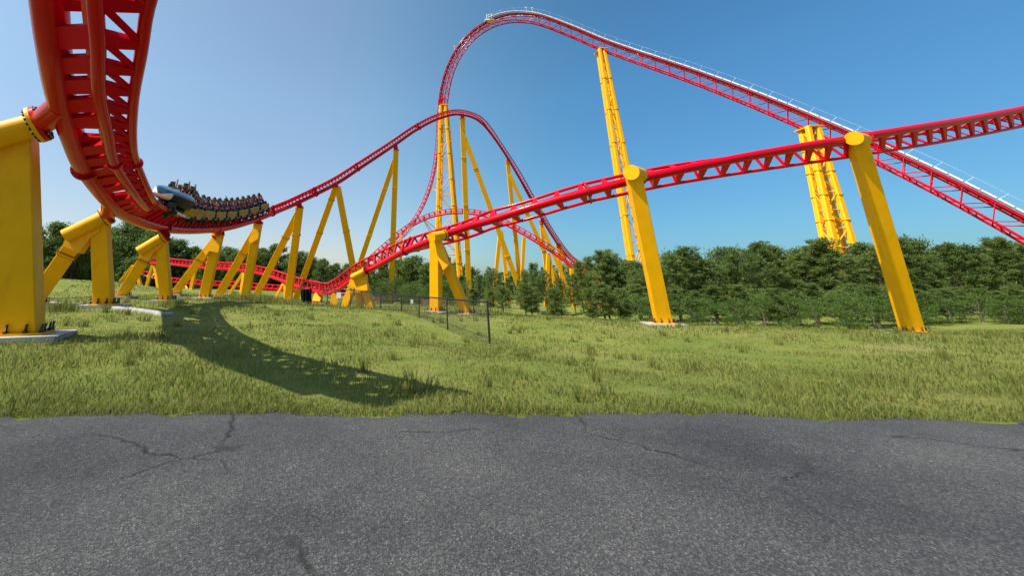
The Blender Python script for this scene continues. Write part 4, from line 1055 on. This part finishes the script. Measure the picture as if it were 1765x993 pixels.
# far wood as one mass
fw = MB(); rg2 = random.Random(5)
for i in range(34000):
    ang = rg2.uniform(-1.15, 1.25); d = rg2.uniform(128, 160)
    x, y = math.sin(ang) * d * 1.25, math.cos(ang) * d; 
    if y < 20: continue
    hh = 6.2 + 1.6 * math.sin(x * .13) + 1.1 * math.sin(x * .37 + 1) + .7 * math.sin(x * .9)
    z = ground_z(x, y) if i % 40 == 0 else -1.5
    leafquad(fw, V(x, y, -2 + (hh + 2) * rg2.random() ** .8), rg2.uniform(.5, .9), rg2)
tag(fw.build('distant_wood', LEAF), 'distant belt of green wood behind everything', None, None, 'stuff')

# ------------------------------------------------------------------ grass
gr = MB(); rg3 = random.Random(9)
def blade(x, y, h, w, lean=.4):
    z = ground_z_fast(x, y); a = rg3.uniform(0, 6.28); b_ = rg3.uniform(0, 6.28); dx, dy = math.cos(a) * w, math.sin(a) * w; lx, ly = math.cos(b_) * h * lean, math.sin(b_) * h * lean
    o = len(gr.v); gr.v += [(x - dx, y - dy, z - .02), (x + dx, y + dy, z - .02), (x + dx * .6 + lx * .4, y + dy * .6 + ly * .4, z + h * .6), (x - dx * .6 + lx * .4, y - dy * .6 + ly * .4, z + h * .6), (x + lx, y + ly, z + h)]
    gr.f += [(o, o + 1, o + 2, o + 3), (o + 3, o + 2, o + 4)]; gr.m += [0, 0]; gr.s += [False, False]
GZ = {}
def ground_z_fast(x, y):
    i, j = math.floor(x * 2), math.floor(y * 2)
    def g_(a, b_):
        if (a, b_) not in GZ: GZ[(a, b_)] = ground_z(a / 2, b_ / 2)
        return GZ[(a, b_)]
    u, v = x * 2 - i, y * 2 - j
    return (g_(i, j) * (1 - u) + g_(i + 1, j) * u) * (1 - v) + (g_(i, j + 1) * (1 - u) + g_(i + 1, j + 1) * u) * v
def road_edge(x): return 4.1 + .05 * x + .0012 * x * x + W / 2 - 1 + .02
for i in range(120000):
    d = 5.4 + 34 * rg3.random() ** 1.8; x = rg3.uniform(-1.12, 1.66) * d; y = d
    if y < road_edge(x): continue
    cl = math.sin(x * 1.7 + 2 * math.sin(y)) * math.sin(y * 1.3 + x * .5) + .8 * math.sin(x * .31 + 1) * math.sin(y * .47 + .6 * math.sin(x * .6))
    if cl < -.75 and rg3.random() < .7: continue
    blade(x, y, rg3.uniform(.025, .075) * (1.3 + 1.1 * max(-.5, cl)), .005 + .0006 * d, rg3.uniform(.3, .9))
for i in range(26000):                    # the slopes farther off
    d = 34 + 44 * rg3.random(); x = rg3.uniform(-1.1, .25) * d
    if math.sin(x * .5 + math.sin(d * .4)) * math.sin(d * .37 + x * .1) < -.35: continue
    blade(x, d, rg3.uniform(.06, .2), .02 + .0006 * d, rg3.uniform(.3, .9))
for i in range(150):                      # weeds standing above the lawn
    d = rg3.uniform(5.2, 26); x = rg3.uniform(-1.1, 1.6) * d
    if d < road_edge(x): continue
    for k in range(rg3.randint(14, 40)): blade(x + rg3.gauss(0, .07), d + rg3.gauss(0, .07), rg3.uniform(.12, .34), .005 + .0005 * d, rg3.uniform(.2, .7))
for i in range(9000):                     # fringe hanging over the asphalt
    x = rg3.uniform(-9, 13); y = road_edge(x) - .12 + abs(rg3.gauss(0, .22)); blade(x, y, rg3.uniform(.03, .12), .006, rg3.uniform(.4, 1.1))
def tuft(px, py, d, n_, h, spread):
    q = P(px, py, d)
    for k in range(n_): blade(q.x + rg3.gauss(0, spread), q.y + rg3.gauss(0, spread), h * rg3.uniform(.4, 1), .006 + .0005 * d, .35)
for px, py, d, n_, h, sp in [(108, 536, 15.5, 240, .55, .22), (95, 534, 16, 80, .4, .3), (300, 528, 20, 110, .55, .35), (290, 524, 21, 70, .5, .25), (436, 517, 42, 300, 1.1, 1.2), (450, 518, 42, 260, 1.0, 1.3), (415, 516, 42, 160, .8, .9), (395, 515, 44, 120, .8, 1), (470, 519, 50, 260, .9, 1.6),
                           (505, 521, 50, 180, .8, 1.2), (330, 508, 46, 120, .7, 1), (520, 534, 30, 200, .4, 1.2), (555, 537, 33, 240, .5, 1.3), (660, 540, 34, 300, .6, 2.2), (720, 541, 33, 300, .6, 2.2), (800, 541, 30, 300, .6, 2), (190, 494, 68, 200, .8, 3)]:
    tuft(px, py, d, n_, h, sp)
tag(gr.build('grass', BLADE), 'short lawn grass with taller weedy tufts', None, None, 'stuff')

# ------------------------------------------------------------------ light
EL = R(56); sx, sy = -.9, -.43; nn = math.hypot(sx, sy)
sv = V(sx / nn * math.cos(EL), sy / nn * math.cos(EL), math.sin(EL))
ld = bpy.data.lights.new('sun', 'SUN'); ld.energy = 4.9; ld.angle = R(.5); ld.color = (1, .95, .87)
lo = bpy.data.objects.new('sun', ld); COL.objects.link(lo); lo.rotation_euler = sv.to_track_quat('Z', 'Y').to_euler(); lo.location = (0, 0, 50)
w = bpy.data.worlds.new('World'); scn.world = w; w.use_nodes = True; n, l = w.node_tree.nodes, w.node_tree.links
sky = n.new('ShaderNodeTexSky'); sky.sky_type = 'NISHITA'; sky.sun_disc = False; sky.sun_elevation = EL; sky.sun_rotation = math.atan2(sx, sy) % (2 * math.pi)
sky.air_density = 1.0; sky.dust_density = 1.0; sky.ozone_density = 3.0; sky.altitude = 50
# the day's air: paler and milky toward the sun at left, deep blue away from it, hazy low down
tc = n.new('ShaderNodeTexCoord'); sp = n.new('ShaderNodeSeparateXYZ'); l.new(tc.outputs['Generated'], sp.inputs[0])
mr = n.new('ShaderNodeMapRange'); mr.inputs[1].default_value = -.6; mr.inputs[2].default_value = .6; l.new(sp.outputs['X'], mr.inputs[0])
rp = n.new('ShaderNodeValToRGB'); rp.color_ramp.interpolation = 'B_SPLINE'; e = rp.color_ramp.elements
e[0].position = .08; e[0].color = (1.14, 1.10, .86, 1); e[1].position = .9; e[1].color = (.34, .66, .75, 1)
for p_, c_ in ((.33, (1.02, 1.06, .89)), (.5, (.84, .97, .87)), (.73, (.42, .74, .75))): q = e.new(p_); q.color = (*c_, 1)
l.new(mr.outputs[0], rp.inputs['Fac'])
mz = n.new('ShaderNodeMapRange'); mz.inputs[1].default_value = .02; mz.inputs[2].default_value = .42; l.new(sp.outputs['Z'], mz.inputs[0])
rz = n.new('ShaderNodeValToRGB'); rz.color_ramp.elements[0].color = (.74, .63, .66, 1); rz.color_ramp.elements[1].color = (1, 1, 1, 1); l.new(mz.outputs[0], rz.inputs['Fac'])
def mul(a, b_):
    m_ = n.new('ShaderNodeMix'); m_.data_type = 'RGBA'; m_.blend_type = 'MULTIPLY'; m_.inputs['Factor'].default_value = 1; l.new(a, m_.inputs['A']); l.new(b_, m_.inputs['B']); return m_.outputs['Result']
l.new(mul(mul(sky.outputs[0], rp.outputs['Color']), rz.outputs['Color']), n['Background'].inputs['Color']); n['Background'].inputs['Strength'].default_value = .15
vs_ = scn.view_settings; vs_.view_transform = 'Standard'; vs_.look = 'None'; vs_.exposure = .58; vs_.gamma = 1; vs_.use_curve_mapping = False
scn.cycles.max_bounces = 6; scn.cycles.use_denoising = True
